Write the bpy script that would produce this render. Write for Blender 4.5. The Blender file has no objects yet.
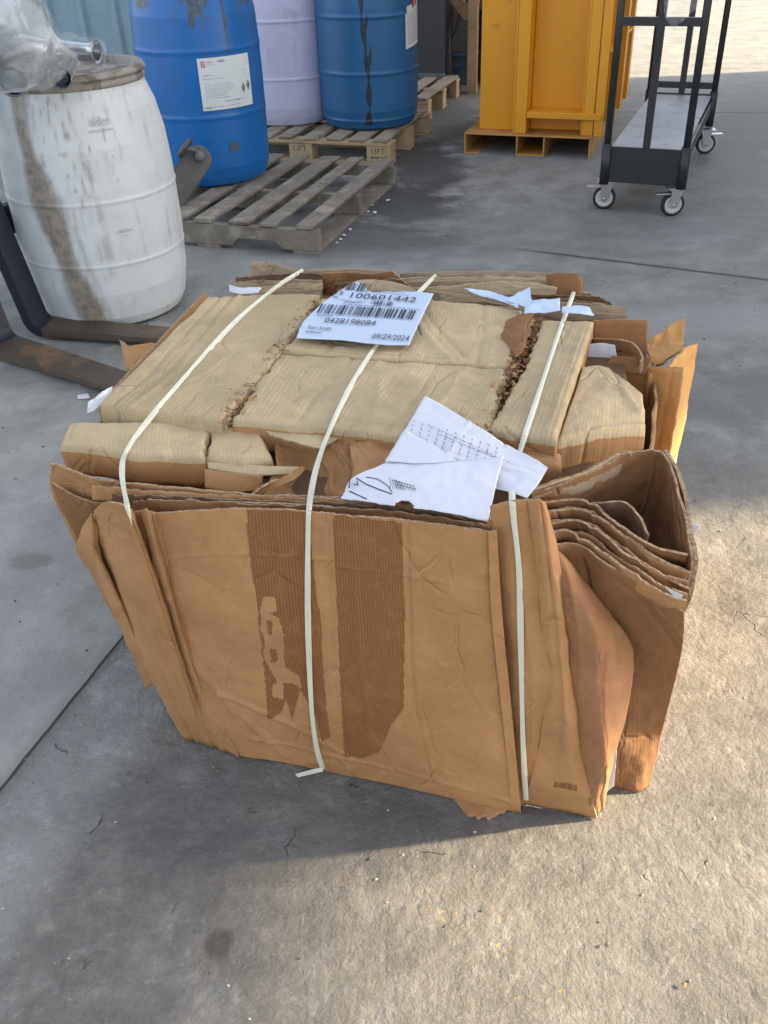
import bpy, bmesh, math, random
from mathutils import Vector, Matrix, noise
from mathutils.bvhtree import BVHTree
random.seed(7)
R = math.radians
scene = bpy.context.scene
col = scene.collection

# ------------------------------------------------------------------ camera
F_PX, PITCH, ROLL, CAM_H = 920.0, R(34.3), R(2.3), 1.32
fw = Vector((0, math.cos(PITCH), -math.sin(PITCH)))
r0 = Vector((1, 0, 0)); u0 = r0.cross(fw)
cr = (math.cos(ROLL)*r0 - math.sin(ROLL)*u0).normalized()
cu = (math.sin(ROLL)*r0 + math.cos(ROLL)*u0).normalized()
CAM = Vector((0, 0, CAM_H))
cam_d = bpy.data.cameras.new('camera'); cam = bpy.data.objects.new('camera', cam_d); col.objects.link(cam)
M3 = Matrix((cr, cu, -fw)).transposed()
cam.matrix_world = Matrix.Translation(CAM) @ M3.to_4x4()
cam_d.sensor_fit = 'VERTICAL'; cam_d.sensor_height = 24.0; cam_d.lens = 24.0*F_PX/1024
cam_d.clip_start = 0.02; cam_d.clip_end = 500
scene.camera = cam

def ray(x, y): return fw + (x-384)/F_PX*cr - (y-512)/F_PX*cu
def T(x, y, z=0.0):
    "the point of the level plane at height z that the photograph shows at x, y"
    d = ray(x, y); return CAM + d*((z-CAM_H)/d.z)
BO = T(215, 748, 0); _q = T(520, 812, 0)
AX = (_q-BO).normalized(); BX = Vector((-AX.y, AX.x, 0)); ZX = Vector((0, 0, 1))
def B(x, y, b=0.0):
    "the same on the upright plane b metres behind the bale's front"
    d = ray(x, y); return CAM + d*((b-(CAM-BO).dot(BX))/d.dot(BX))
def L(a, b, z): return BO + AX*a + BX*b + ZX*z
def pt(p):
    if isinstance(p, Vector): return p
    if len(p) == 4: return B(p[0], p[1], p[3])     # (x, y, None, b)
    return T(*p)

# ------------------------------------------------------------------ nodes
def new_mat(name):
    m = bpy.data.materials.new(name); m.use_nodes = True
    nt = m.node_tree; nt.nodes.clear()
    o = nt.nodes.new('ShaderNodeOutputMaterial'); p = nt.nodes.new('ShaderNodeBsdfPrincipled')
    nt.links.new(p.outputs[0], o.inputs[0]); return m, nt, p
class K:
    def __init__(s, nt): s.nt = nt
    def n(s, t, **kw):
        x = s.nt.nodes.new(t)
        for k, v in kw.items(): setattr(x, k, v)
        return x
    def put(s, sock, v):
        if isinstance(v, bpy.types.NodeSocket): s.nt.links.new(v, sock)
        elif v is not None: sock.default_value = v
    def m(s, op, a, b=None, c=None, clamp=False):
        x = s.n('ShaderNodeMath', operation=op, use_clamp=clamp)
        for i, v in enumerate((a, b, c)):
            if v is not None: s.put(x.inputs[i], v)
        return x.outputs[0]
    def mix(s, f, a, b, mode='MIX'):
        x = s.n('ShaderNodeMix', data_type='RGBA', blend_type=mode)
        s.put(x.inputs[0], f)
        for i, v in ((6, a), (7, b)): s.put(x.inputs[i], v if isinstance(v, bpy.types.NodeSocket) else (*v, 1) if len(v) == 3 else v)
        return x.outputs[2]
    def coord(s, kind='Object', scale=(1, 1, 1), rot=(0, 0, 0)):
        if kind.startswith('uv:'): o = s.n('ShaderNodeUVMap', uv_map=kind[3:]).outputs[0]
        elif kind == 'World': o = s.n('ShaderNodeNewGeometry').outputs['Position']
        else: o = s.n('ShaderNodeTexCoord').outputs[kind]
        mp = s.n('ShaderNodeMapping'); s.nt.links.new(o, mp.inputs[0])
        mp.inputs['Scale'].default_value = scale; mp.inputs['Rotation'].default_value = rot
        return mp.outputs[0]
    def noise(s, v, scale=5, detail=4, rough=.5, dist=0, ty=None):
        x = s.n('ShaderNodeTexNoise')
        if ty: x.noise_type = ty
        s.put(x.inputs['Vector'], v); x.inputs['Scale'].default_value = scale
        x.inputs['Detail'].default_value = detail; x.inputs['Roughness'].default_value = rough; x.inputs['Distortion'].default_value = dist
        return x.outputs[0]
    def vor(s, v, scale, feature='DISTANCE_TO_EDGE'):
        x = s.n('ShaderNodeTexVoronoi', feature=feature); s.put(x.inputs['Vector'], v); x.inputs['Scale'].default_value = scale
        return x.outputs[0]
    def ramp(s, v, lo, hi, a=0.0, b=1.0):
        x = s.n('ShaderNodeMapRange', interpolation_type='SMOOTHSTEP'); s.put(x.inputs[0], v)
        x.inputs[1].default_value = lo; x.inputs[2].default_value = hi; x.inputs[3].default_value = a; x.inputs[4].default_value = b
        return x.outputs[0]
    def sep(s, v): x = s.n('ShaderNodeSeparateXYZ'); s.put(x.inputs[0], v); return x.outputs
    def bump(s, h, strength=.3, dist=.01, prev=None):
        x = s.n('ShaderNodeBump'); s.put(x.inputs['Height'], h); x.inputs['Strength'].default_value = strength; x.inputs['Distance'].default_value = dist
        if prev is not None: s.nt.links.new(prev, x.inputs['Normal'])
        return x.outputs[0]
    def attr(s, name): return s.n('ShaderNodeAttribute', attribute_name=name).outputs['Fac']

def kraft(name, c, corr=.4, d='u', wr=.35, dark=.75, stain=None, rough=.82, period=.0078):
    m, nt, p = new_mat(name); k = K(nt)
    uv = k.coord('uv:m'); x, y, _ = k.sep(uv)
    s_, t_ = (x, y) if d == 'u' else (y, x)
    wob = k.noise(uv, 9, 2)
    ph = k.m('MULTIPLY_ADD', wob, 5.0, k.m('MULTIPLY', s_, 2*math.pi/period))
    wave = k.m('SINE', ph)
    fib = k.noise(k.coord('uv:m', (900, 160, 1) if d == 'v' else (160, 900, 1)), 1, 3, .6)
    big = k.noise(k.coord('World'), 7, 5, .6)
    blot = k.noise(uv, 26, 5, .62, .6)
    gate = k.ramp(k.noise(uv, 5, 3, .6), .38, .62)
    col0 = k.mix(k.ramp(big, .3, .72), tuple(v*dark for v in c), c)
    col0 = k.mix(k.m('MULTIPLY', k.ramp(blot, .55, .78), .45), col0, tuple(min(1, v*1.28+.02) for v in c))
    col0 = k.mix(k.m('MULTIPLY', k.ramp(blot, .2, .42, 1, 0), .4), col0, tuple(v*.6 for v in c))
    col0 = k.mix(k.m('MULTIPLY', k.ramp(fib, .3, .7), .16), col0, tuple(v*.68 for v in c))
    cw = k.m('MULTIPLY', k.m('MULTIPLY', k.ramp(wave, -.2, 1), gate), corr*.32)
    col0 = k.mix(cw, col0, tuple(v*.62 for v in c))
    # scuffed creases
    rid = k.noise(uv, 11, 3, .55, .8, 'RIDGED_MULTIFRACTAL')
    cre = k.ramp(rid, 1.22, 1.5)
    col0 = k.mix(k.m('MULTIPLY', cre, .28), col0, tuple(min(1, v*1.45+.03) for v in c))
    # sharp crease network, worn pale on the ridge and darker beside it
    wd = k.n('ShaderNodeVectorMath', operation='ADD'); nt.links.new(uv, wd.inputs[0])
    nz = k.n('ShaderNodeTexNoise'); nz.inputs['Scale'].default_value = 6; nz.inputs['Detail'].default_value = 4; nt.links.new(uv, nz.inputs['Vector'])
    sc_ = k.n('ShaderNodeVectorMath', operation='SCALE'); nt.links.new(nz.outputs['Color'], sc_.inputs[0]); sc_.inputs[3].default_value = .07
    nt.links.new(sc_.outputs[0], wd.inputs[1])
    mp_ = k.n('ShaderNodeMapping'); nt.links.new(wd.outputs[0], mp_.inputs[0]); mp_.inputs['Scale'].default_value = (1.7, .75, 1); mp_.inputs['Rotation'].default_value = (0, 0, .35)
    ve = k.vor(mp_.outputs[0], 6.5)
    cg = k.ramp(k.noise(uv, 7, 3, .6), .46, .62)
    fold = k.m('MULTIPLY', k.ramp(ve, 0, .05, 1, 0), cg)
    fine_ = k.m('MULTIPLY', k.ramp(ve, 0, .012, 1, 0), cg)
    col0 = k.mix(k.m('MULTIPLY', fold, .22), col0, tuple(v*.55 for v in c))
    col0 = k.mix(k.m('MULTIPLY', fine_, .4), col0, tuple(min(1, v*1.35+.02) for v in c))
    smud = k.ramp(k.noise(k.coord('uv:m', (3, 9, 1), (0, 0, .5)), 2.2, 6, .7), .52, .74)
    col0 = k.mix(k.m('MULTIPLY', smud, .34), col0, tuple(v*.5 for v in c))
    spk = k.ramp(k.noise(uv, 210, 3, .6), .62, .72)
    col0 = k.mix(k.m('MULTIPLY', spk, .25), col0, tuple(v*.5 for v in c))
    rnd = k.n('ShaderNodeObjectInfo').outputs['Random']
    col0 = k.mix(k.m('MULTIPLY', rnd, .22), col0, tuple(v*.72 for v in (c[0], c[1]*.93, c[2]*.86)))
    if stain:
        a = k.attr('stain')
        sc = k.m('ADD', a, k.m('MULTIPLY', k.m('SUBTRACT', k.noise(uv, 60, 5, .65), .5), .8))
        msk = k.m('MULTIPLY', k.ramp(sc, .34, .72), .93)
        fine = k.m('SINE', k.m('MULTIPLY_ADD', wob, 6, k.m('MULTIPLY', x, 2*math.pi/.0050)))
        sx = k.noise(k.coord('uv:m', (40, 700, 1)), 1, 3, .6)
        scf = k.ramp(k.noise(k.coord('uv:m', (500, 60, 1)), 1, 4, .65), .35, .7)
        scol = k.mix(k.m('MULTIPLY', k.m('MULTIPLY', k.ramp(k.m('ADD', fine, k.m('MULTIPLY', sx, 1.8)), .2, 1.9), k.m('MULTIPLY_ADD', scf, .7, .3)), .62), stain, tuple(v*2.2 for v in stain))
        scol = k.mix(k.m('MULTIPLY', k.ramp(blot, .52, .66), .45), scol, tuple(v*1.7 for v in stain))
        col0 = k.mix(msk, col0, scol)
    nt.links.new(col0, p.inputs['Base Color'])
    p.inputs['Roughness'].default_value = rough
    p.inputs['Specular IOR Level'].default_value = .25
    b = k.bump(wave, .16*corr+.02, .0012)
    b = k.bump(k.noise(uv, 14, 4, .55, .5), wr, .010, b)
    b = k.bump(rid, wr*.5, .004, b)
    b = k.bump(k.m('SUBTRACT', 0, fold), wr*.9+.1, .006, b)
    b = k.bump(fib, .12, .0008, b)
    nt.links.new(b, p.inputs['Normal'])
    return m
def plain(name, c, rough=.5, metal=0, var=.2, bscale=60, bstr=.1, dirt=None, dirt_s=6, dirt_lo=.5, dirt_hi=.7, spec=.5, coat=0):
    m, nt, p = new_mat(name); k = K(nt); v = k.coord('Object')
    n1 = k.noise(v, bscale/8, 5, .6)
    c0 = k.mix(k.m('MULTIPLY', k.ramp(n1, .3, .7), var), c, tuple(x*.55 for x in c))
    if dirt:
        dn = k.noise(v, dirt_s, 6, .65, .4)
        c0 = k.mix(k.ramp(dn, dirt_lo, dirt_hi, 0, .85), c0, dirt)
    nt.links.new(c0, p.inputs['Base Color']); p.inputs['Metallic'].default_value = metal
    nt.links.new(k.ramp(n1, .2, .8, max(rough-.1, .05), min(1, rough+.12)), p.inputs['Roughness'])
    p.inputs['Specular IOR Level'].default_value = spec; p.inputs['Coat Weight'].default_value = coat
    nt.links.new(k.bump(k.noise(v, bscale, 4, .6), bstr, .004), p.inputs['Normal'])
    return m
def streaked(name, c, dirt, streak=(9, 9, .9), lo=.5, hi=.66, rough=.45, amt=.8, use_attr=True, bump=.05, soft=False):
    m, nt, p = new_mat(name); k = K(nt); v = k.coord('Object')
    s1 = k.noise(k.coord('Object', streak), 1.6, 5, .62, .3)
    n2 = k.noise(v, 9, 6, .66, .3)
    f = k.m('MULTIPLY', k.ramp(s1, lo, hi), k.ramp(n2, .4, .62))
    c0 = k.mix(k.m('MULTIPLY', k.ramp(n2, .3, .75), .22), c, tuple(x*.6 for x in c))
    c0 = k.mix(k.m('MULTIPLY', f, amt), c0, dirt)
    if use_attr:
        a = k.m('ADD', k.attr('dirt'), k.m('MULTIPLY', k.m('SUBTRACT', k.noise(k.coord('Object', (30, 30, 9)), 1, 5, .65), .5), .7))
        c0 = k.mix(k.ramp(a, .25 if soft else .4, .95 if soft else .72, 0, .85 if soft else .92), c0, k.mix(k.ramp(k.noise(v, 40, 4, .6), .35, .65), dirt, tuple(x*.45 for x in dirt)))
    nt.links.new(c0, p.inputs['Base Color']); p.inputs['Roughness'].default_value = rough
    nt.links.new(k.bump(k.noise(v, 14, 4, .6), bump, .01), p.inputs['Normal'])
    return m

MT = {}
TAN = (.43, .325, .205)
MT['top'] = kraft('kraft_top_sky_tint', (.53, .42, .26), .95, 'u', .55, .72)  # top tones: cooler skylight put into the kraft colour
MT['top2'] = kraft('kraft_scuffed_sky_tint', (.57, .45, .28), .7, 'u', .6, .78)
MT['front'] = kraft('kraft_front_bounce_tint', (.475, .255, .112), .14, 'u', .42, .74, stain=(.175, .078, .029))  # front and side tones: warm bounce light put into the kraft colour
MT['side'] = kraft('kraft_side_bounce_tint', (.44, .245, .112), .25, 'u', .5, .72)
MT['brown'] = kraft('kraft_brown', (.265, .135, .062), .3, 'u', .45, .78)
MT['pink'] = kraft('kraft_reddish', (.34, .172, .082), .5, 'v', .35, .8)
MT['orange'] = kraft('kraft_orange', (.60, .33, .12), .45, 'v', .4, .85)
MT['back'] = kraft('kraft_pale', (.44, .34, .24), .2, 'u', .5, .7)
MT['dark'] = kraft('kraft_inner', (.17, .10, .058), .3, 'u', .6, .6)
MT['rip'] = kraft('kraft_torn', (.46, .29, .155), .1, 'u', .9, .6)
def edge_mat():
    m, nt, p = new_mat('corrugated_edge'); k = K(nt); v = k.coord('World')
    n = k.noise(v, 160, 3, .6)
    nt.links.new(k.mix(k.ramp(n, .38, .6), (.22, .14, .085), (.40, .28, .17)), p.inputs['Base Color']); p.inputs['Roughness'].default_value = .9
    nt.links.new(k.bump(n, .5, .003), p.inputs['Normal']); return m
MT['edge'] = edge_mat()
MT['paper'] = plain('paper', (.62, .64, .72), .7, var=.05, bscale=30, bstr=.12, spec=.3)
MT['label'] = plain('label_paper', (.50, .59, .76), .6, var=.08, bscale=40, bstr=.15, spec=.3)
MT['ink'] = plain('printing_ink', (.02, .022, .03), .6, var=.2)
MT['greyink'] = plain('faint_ink', (.30, .31, .40), .7, var=.2)
MT['redink'] = plain('red_ink', (.45, .04, .05), .6, var=.2)
MT['strap'] = plain('plastic_strap', (.63, .64, .54), .35, var=.12, bscale=120, bstr=.1)
MT['white'] = plain('white_film', (.60, .62, .66), .4, var=.1, bscale=40, bstr=.3)

# ------------------------------------------------------------------ mesh helpers
def link(name, me, mats, parent=None):
    o = bpy.data.objects.new(name, me); col.objects.link(o)
    for m in (mats if isinstance(mats, (list, tuple)) else [mats]): me.materials.append(m)
    if parent is not None:
        o.parent = parent
        o.matrix_parent_inverse = parent.matrix_world.inverted() if parent.matrix_world else Matrix()
    return o
def root(name, loc, label, cat, group=None, rz=0):
    o = bpy.data.objects.new(name, None); col.objects.link(o); o.empty_display_size = .1
    o.matrix_world = Matrix.Translation(Vector(loc)) @ Matrix.Rotation(rz, 4, 'Z')
    return tag(o, label, cat, group)
def tag(o, label=None, cat=None, group=None, kind=None):
    if label: o['label'] = label
    if cat: o['category'] = cat
    if group: o['group'] = group
    if kind: o['kind'] = kind
    return o
def smooth(me, on=True):
    for p in me.polygons: p.use_smooth = on
def catmull(P, t):
    n = len(P)-1
    if n == 0: return P[0].copy()
    x = min(max(t, 0), 1)*n; i = min(int(x), n-1); f = x-i
    p1, p2 = P[i], P[i+1]
    if n == 1: return p1.lerp(p2, f)
    p0 = P[i-1] if i > 0 else p1*2-p2
    p3 = P[i+2] if i+2 <= n else p2*2-p1
    return .5*((2*p1)+(p2-p0)*f+(2*p0-5*p1+4*p2-p3)*f*f+(3*p1-p0-3*p2+p3)*f**3)
def linear(P, t):
    n = len(P)-1; x = min(max(t, 0), 1)*n; i = min(int(x), n-1); return P[i].lerp(P[i+1], x-i)
def fnoise(p, s, seed=0): return noise.noise(Vector((p.x*s+seed*13.7, p.y*s-seed*7.1, p.z*s+seed*3.3)))

def sheet(name, rows, mat, parent=None, th=.004, nu=40, nv=30, amp=.003, fs=9, cu_='c', cv_='c', jag=(0, 0, 0, 0), creases=(), stain=None, seed=None, label=None, keep=None, fine=.0006):
    """a bent sheet through rows of points (first row = top edge); jag = raggedness of top, bottom, left, right;
    creases = (u0,v0,u1,v1,depth,width)"""
    seed = seed if seed is not None else random.random()*50
    rows = [[pt(p) for p in r] for r in rows]
    fu = catmull if cu_ == 'c' else linear; fv = catmull if cv_ == 'c' else linear
    G = []
    for j in range(nv+1):
        v = j/nv; G.append([])
        for i in range(nu+1):
            u = i/nu
            G[-1].append(fv([fu(r, u) for r in rows], v))
    W = (G[0][0]-G[0][-1]).length; W2 = (G[nv//2][0]-G[nv//2][-1]).length; W = max(W, W2); Hh = (G[0][nu//2]-G[-1][nu//2]).length
    # ragged borders: slide border vertices along the sheet
    def jn(x, s): return (noise.noise(Vector((x*60, s*9.1+seed, 0)))+.6*noise.noise(Vector((x*170, s*4+seed, 5))))
    if any(jag):
        G2 = [[p.copy() for p in r] for r in G]
        for j in range(nv+1):
            for i in range(nu+1):
                u, v = i/nu, j/nv
                dv = (G[min(j+1, nv)][i]-G[max(j-1, 0)][i]).normalized(); du = (G[j][min(i+1, nu)]-G[j][max(i-1, 0)]).normalized()
                e = G2[j][i]
                if jag[0]: e += dv*jag[0]*jn(u*W, 1)*max(0, 1-v*Hh/.03)
                if jag[1]: e += dv*jag[1]*jn(u*W, 2)*max(0, 1-(1-v)*Hh/.03)
                if jag[2]: e += du*jag[2]*jn(v*Hh, 3)*max(0, 1-u*W/.03)
                if jag[3]: e += du*jag[3]*jn(v*Hh, 4)*max(0, 1-(1-u)*W/.03)
        G = G2
    N = [[None]*(nu+1) for _ in range(nv+1)]
    for j in range(nv+1):
        for i in range(nu+1):
            du = G[j][min(i+1, nu)]-G[j][max(i-1, 0)]; dv = G[min(j+1, nv)][i]-G[max(j-1, 0)][i]
            n = dv.cross(du)
            N[j][i] = n.normalized() if n.length > 1e-12 else Vector((0, 0, 1))
    view = (CAM-G[nv//2][nu//2])
    sgn = 1 if sum(N[j][i].dot(view) for j in (nv//4, nv//2, nv*3//4) for i in (nu//4, nu//2, nu*3//4)) > 0 else -1
    for j in range(nv+1):
        for i in range(nu+1):
            N[j][i] = N[j][i]*sgn
            p = G[j][i]; u, v = i/nu, j/nv
            h = amp*(fnoise(p, fs, seed)+.5*fnoise(p, fs*2.3, seed+3)-.55*abs(fnoise(p, fs*1.5, seed+7))-.3*abs(fnoise(p, fs*3.1, seed+9))) + fine*fnoise(p, 70, seed)*2
            for (a0, b0, a1, b1, dp, w) in creases:
                ax, ay = (a1-a0)*W, (b1-b0)*Hh; px_, py_ = (u-a0)*W, (v-b0)*Hh
                l2 = ax*ax+ay*ay; t = max(0, min(1, (px_*ax+py_*ay)/l2)) if l2 else 0
                wob = .004*noise.noise(Vector((px_*25, py_*25, seed)))
                d = math.hypot(px_-t*ax, py_-t*ay)+wob
                h += dp*math.exp(-(d/w)**2)
            G[j][i] = p + N[j][i]*h
    vs = []; fs_ = []; mi = []; uvm = []
    n1 = (nu+1)*(nv+1)
    for j in range(nv+1):
        for i in range(nu+1): vs.append(G[j][i])
    for j in range(nv+1):
        for i in range(nu+1): vs.append(G[j][i]-N[j][i]*th)
    ix = lambda j, i, s=0: s*n1+j*(nu+1)+i
    for j in range(nv):
        for i in range(nu):
            if keep and not keep((i+.5)/nu, (j+.5)/nv): continue
            q = (ix(j, i), ix(j+1, i), ix(j+1, i+1), ix(j, i+1)); r_ = tuple(x+n1 for x in reversed(q))
            if sgn < 0: q = q[::-1]; r_ = r_[::-1]
            fs_.append(q); mi.append(0); fs_.append(r_); mi.append(0)
    fset = set()
    for f in fs_:
        for a, b in zip(f, f[1:]+f[:1]): fset.add((a, b))
    for (a, b) in list(fset):
        if a < n1 and b < n1 and (b, a) not in fset:
            fs_.append((b, a, a+n1, b+n1)); mi.append(1)
    me = bpy.data.meshes.new(name); me.from_pydata([tuple(v) for v in vs], [], fs_)
    uvl = me.uv_layers.new(name='m'); off = (seed*.37 % 3)
    UV = [((k % (nu+1))/nu*W+off, (1-(k//(nu+1))/nv)*Hh+off) for k in range(n1)]*2
    for l in me.loops: uvl.data[l.index].uv = UV[l.vertex_index]
    me.polygons.foreach_set('material_index', mi)
    if stain:
        at = me.attributes.new('stain', 'FLOAT', 'POINT')
        vals = [stain((k % (nu+1))/nu, (k//(nu+1))/nv) for k in range(n1)]*2
        at.data.foreach_set('value', vals)
    smooth(me)
    o = link(name, me, [mat, MT['edge']], parent)
    # sharp rim
    for p in me.polygons:
        if p.material_index == 1: p.use_smooth = False
    if label: o['label'] = label
    return o

def slab(name, edges, mat, parent, drop=.045, nu=50, nv=50, amp=.003, rnd=.005, jag=(0, 0, 0, 0), creases=(), lean=(0, 0), seed=None, label=None, under=None, skirt=None):
    """a flattened carton: a top skin through edges=(back line, ..., front line) and rounded skirts down all four sides"""
    seed = seed if seed is not None else random.random()*50
    rows = [[pt(p) for p in r] for r in edges]
    G = []
    for j in range(nv+1):
        v = j/nv
        G.append([linear([linear(r, i/nu) for r in rows], v) for i in range(nu+1)])
    W = max((G[0][0]-G[0][-1]).length, (G[-1][0]-G[-1][-1]).length); Hh = (G[0][nu//2]-G[-1][nu//2]).length
    def jn(x, s): return (noise.noise(Vector((x*45, s*9.1+seed, 0)))+.7*noise.noise(Vector((x*150, s*4+seed, 5))))
    ctr = sum((p for r in G for p in r), Vector())/((nu+1)*(nv+1))
    for j in range(nv+1):
        for i in range(nu+1):
            u, v = i/nu, j/nv; p = G[j][i]
            du = (G[j][min(i+1, nu)]-G[j][max(i-1, 0)]).normalized(); dv = (G[min(j+1, nv)][i]-G[max(j-1, 0)][i]).normalized()
            e = Vector()
            if jag[0]: e += dv*jag[0]*jn(u*W, 1)*max(0, 1-v*Hh/.02)
            if jag[1]: e += dv*jag[1]*jn(u*W, 2)*max(0, 1-(1-v)*Hh/.02)
            if jag[2]: e += du*jag[2]*jn(v*Hh, 3)*max(0, 1-u*W/.02)
            if jag[3]: e += du*jag[3]*jn(v*Hh, 4)*max(0, 1-(1-u)*W/.02)
            p += e
            h = amp*(fnoise(p, 8, seed)+.5*fnoise(p, 20, seed+3)-.8*abs(fnoise(p, 10, seed+7))-.4*abs(fnoise(p, 26, seed+9)))+.0005*fnoise(p, 80, seed)*2
            for (a0, b0, a1, b1, dp, w) in creases:
                ax, ay = (a1-a0)*W, (b1-b0)*Hh; px_, py_ = (u-a0)*W, (v-b0)*Hh
                l2 = ax*ax+ay*ay; t = max(0, min(1, (px_*ax+py_*ay)/l2)) if l2 else 0
                d = math.hypot(px_-t*ax, py_-t*ay)+.005*noise.noise(Vector((px_*25, py_*25, seed)))
                h += dp*math.exp(-(d/w)**2)
            m_ = min(u*W, (1-u)*W, v*Hh, (1-v)*Hh)
            if m_ < rnd: h -= rnd*(1-math.sqrt(max(0, 1-((rnd-m_)/rnd)**2)))*.8
            p.z += h
    vs = [p for r in G for p in r]; n1 = len(vs); UV = [(i/nu*W, (1-j/nv)*Hh) for j in range(nv+1) for i in range(nu+1)]
    fs_ = []
    for j in range(nv):
        for i in range(nu): fs_.append((j*(nu+1)+i, (j+1)*(nu+1)+i, (j+1)*(nu+1)+i+1, j*(nu+1)+i+1))
    ring = [nv*(nu+1)+i for i in range(nu+1)]+[j*(nu+1)+nu for j in range(nv-1, -1, -1)]+[i for i in range(nu-1, -1, -1)]+[j*(nu+1) for j in range(1, nv)]
    prev = ring
    lv = Vector((lean[0]*AX.x+lean[1]*BX.x, lean[0]*AX.y+lean[1]*BX.y, 0))
    nr = 6
    for s in range(1, nr+1):
        f = s/nr; new = []
        for r_ in ring:
            p = vs[r_]; out = (p-ctr); out.z = 0; out.normalize()
            bul = .35*rnd*math.sin(min(1, f*3)*math.pi/2)
            q = p - ZX*(drop*f)+out*(bul+.0022*fnoise(p-ZX*drop*f, 30, seed+9))+lv*f
            vs.append(q); new.append(len(vs)-1)
            UV.append((UV[r_][0], UV[r_][1]-drop*f) if abs(out.dot(BX)) > .5 else (UV[r_][0]+drop*f, UV[r_][1]))
        m_ = len(ring)
        for i in range(m_): fs_.append((prev[i], new[i], new[(i+1) % m_], prev[(i+1) % m_]))
        prev = new
    fs_.append(tuple(prev))
    me = bpy.data.meshes.new(name); me.from_pydata([tuple(v) for v in vs], [], [f[::1] for f in fs_])
    bm = bmesh.new(); bm.from_mesh(me); bmesh.ops.recalc_face_normals(bm, faces=bm.faces); bm.to_mesh(me); bm.free()
    ntop = nu*nv
    uvl = me.uv_layers.new(name='m'); off = (seed*.37 % 3)
    for l in me.loops: uvl.data[l.index].uv = (UV[l.vertex_index][0]+off, UV[l.vertex_index][1]+off)
    if skirt:
        for i, p in enumerate(me.polygons):
            if i >= ntop+len(ring): p.material_index = 1
    smooth(me)
    o = link(name, me, [mat, skirt or mat], parent)
    if label: o['label'] = label
    return o

def bm_obj(name, bm, mat, parent=None, sm=False):
    me = bpy.data.meshes.new(name); bm.to_mesh(me); bm.free(); smooth(me, sm)
    return link(name, me, mat, parent)
def boxm(bm, x0, x1, y0, y1, z0, z1, bev=0, mtx=None, jit=0):
    g = bmesh.ops.create_cube(bm, size=1)
    for v in g['verts']:
        v.co = Vector(((x0+x1)/2+v.co.x*(x1-x0), (y0+y1)/2+v.co.y*(y1-y0), (z0+z1)/2+v.co.z*(z1-z0)))
        if jit: v.co += Vector((random.uniform(-jit, jit), random.uniform(-jit, jit), random.uniform(-jit, jit)*.5))
    vs = g['verts']
    if bev:
        es = set(e for v in vs for e in v.link_edges)
        r = bmesh.ops.bevel(bm, geom=list(es), offset=bev, segments=2, affect='EDGES', profile=.6)
        vs = list(set(vs) & set(bm.verts)) + r['verts']; vs = list(set(v for v in vs if v.is_valid))
    if mtx is not None:
        for v in vs: v.co = mtx @ v.co
    return vs
def tube(bm, pts, r, seg=12, closed=False, caps=True):
    pts = [Vector(p) for p in pts]; n = len(pts); rings = []
    ref = Vector((0, 0, 1))
    for i, p in enumerate(pts):
        if closed: d = pts[(i+1) % n]-pts[i-1]
        else: d = pts[min(i+1, n-1)]-pts[max(i-1, 0)]
        d.normalize(); a = d.cross(ref)
        if a.length < .05: a = d.cross(Vector((1, 0, 0)))
        a.normalize(); b = d.cross(a)
        rr = r[i] if isinstance(r, (list, tuple)) else r
        rings.append([bm.verts.new(p+a*rr*math.cos(2*math.pi*k/seg)+b*rr*math.sin(2*math.pi*k/seg)) for k in range(seg)])
    m = n if closed else n-1
    for i in range(m):
        A, Bq = rings[i], rings[(i+1) % n]
        for k in range(seg): bm.faces.new((A[k], A[(k+1) % seg], Bq[(k+1) % seg], Bq[k]))
    if caps and not closed: bm.faces.new(rings[0][::-1]); bm.faces.new(rings[-1])
def lathe(bm, prof, seg=96, off=(0, 0, 0)):
    rings = []
    for r, z in prof:
        if r < 1e-5: rings.append([bm.verts.new((off[0], off[1], off[2]+z))])
        else: rings.append([bm.verts.new((off[0]+r*math.cos(2*math.pi*k/seg), off[1]+r*math.sin(2*math.pi*k/seg), off[2]+z)) for k in range(seg)])
    for A, Bq in zip(rings, rings[1:]):
        for k in range(seg):
            a = A[k % len(A)], A[(k+1) % len(A)]; b = Bq[k % len(Bq)], Bq[(k+1) % len(Bq)]
            if len(A) == 1 and len(Bq) == 1: continue
            if len(A) == 1: bm.faces.new((a[0], b[1], b[0]))
            elif len(Bq) == 1: bm.faces.new((a[0], a[1], b[0]))
            else: bm.faces.new((a[0], a[1], b[1], b[0]))
def resample(prof, step):
    out = [prof[0]]
    for (r0_, z0), (r1, z1) in zip(prof, prof[1:]):
        n = max(1, int(math.hypot(r1-r0_, z1-z0)/step))
        for i in range(1, n+1): out.append((r0_+(r1-r0_)*i/n, z0+(z1-z0)*i/n))
    return out

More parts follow.
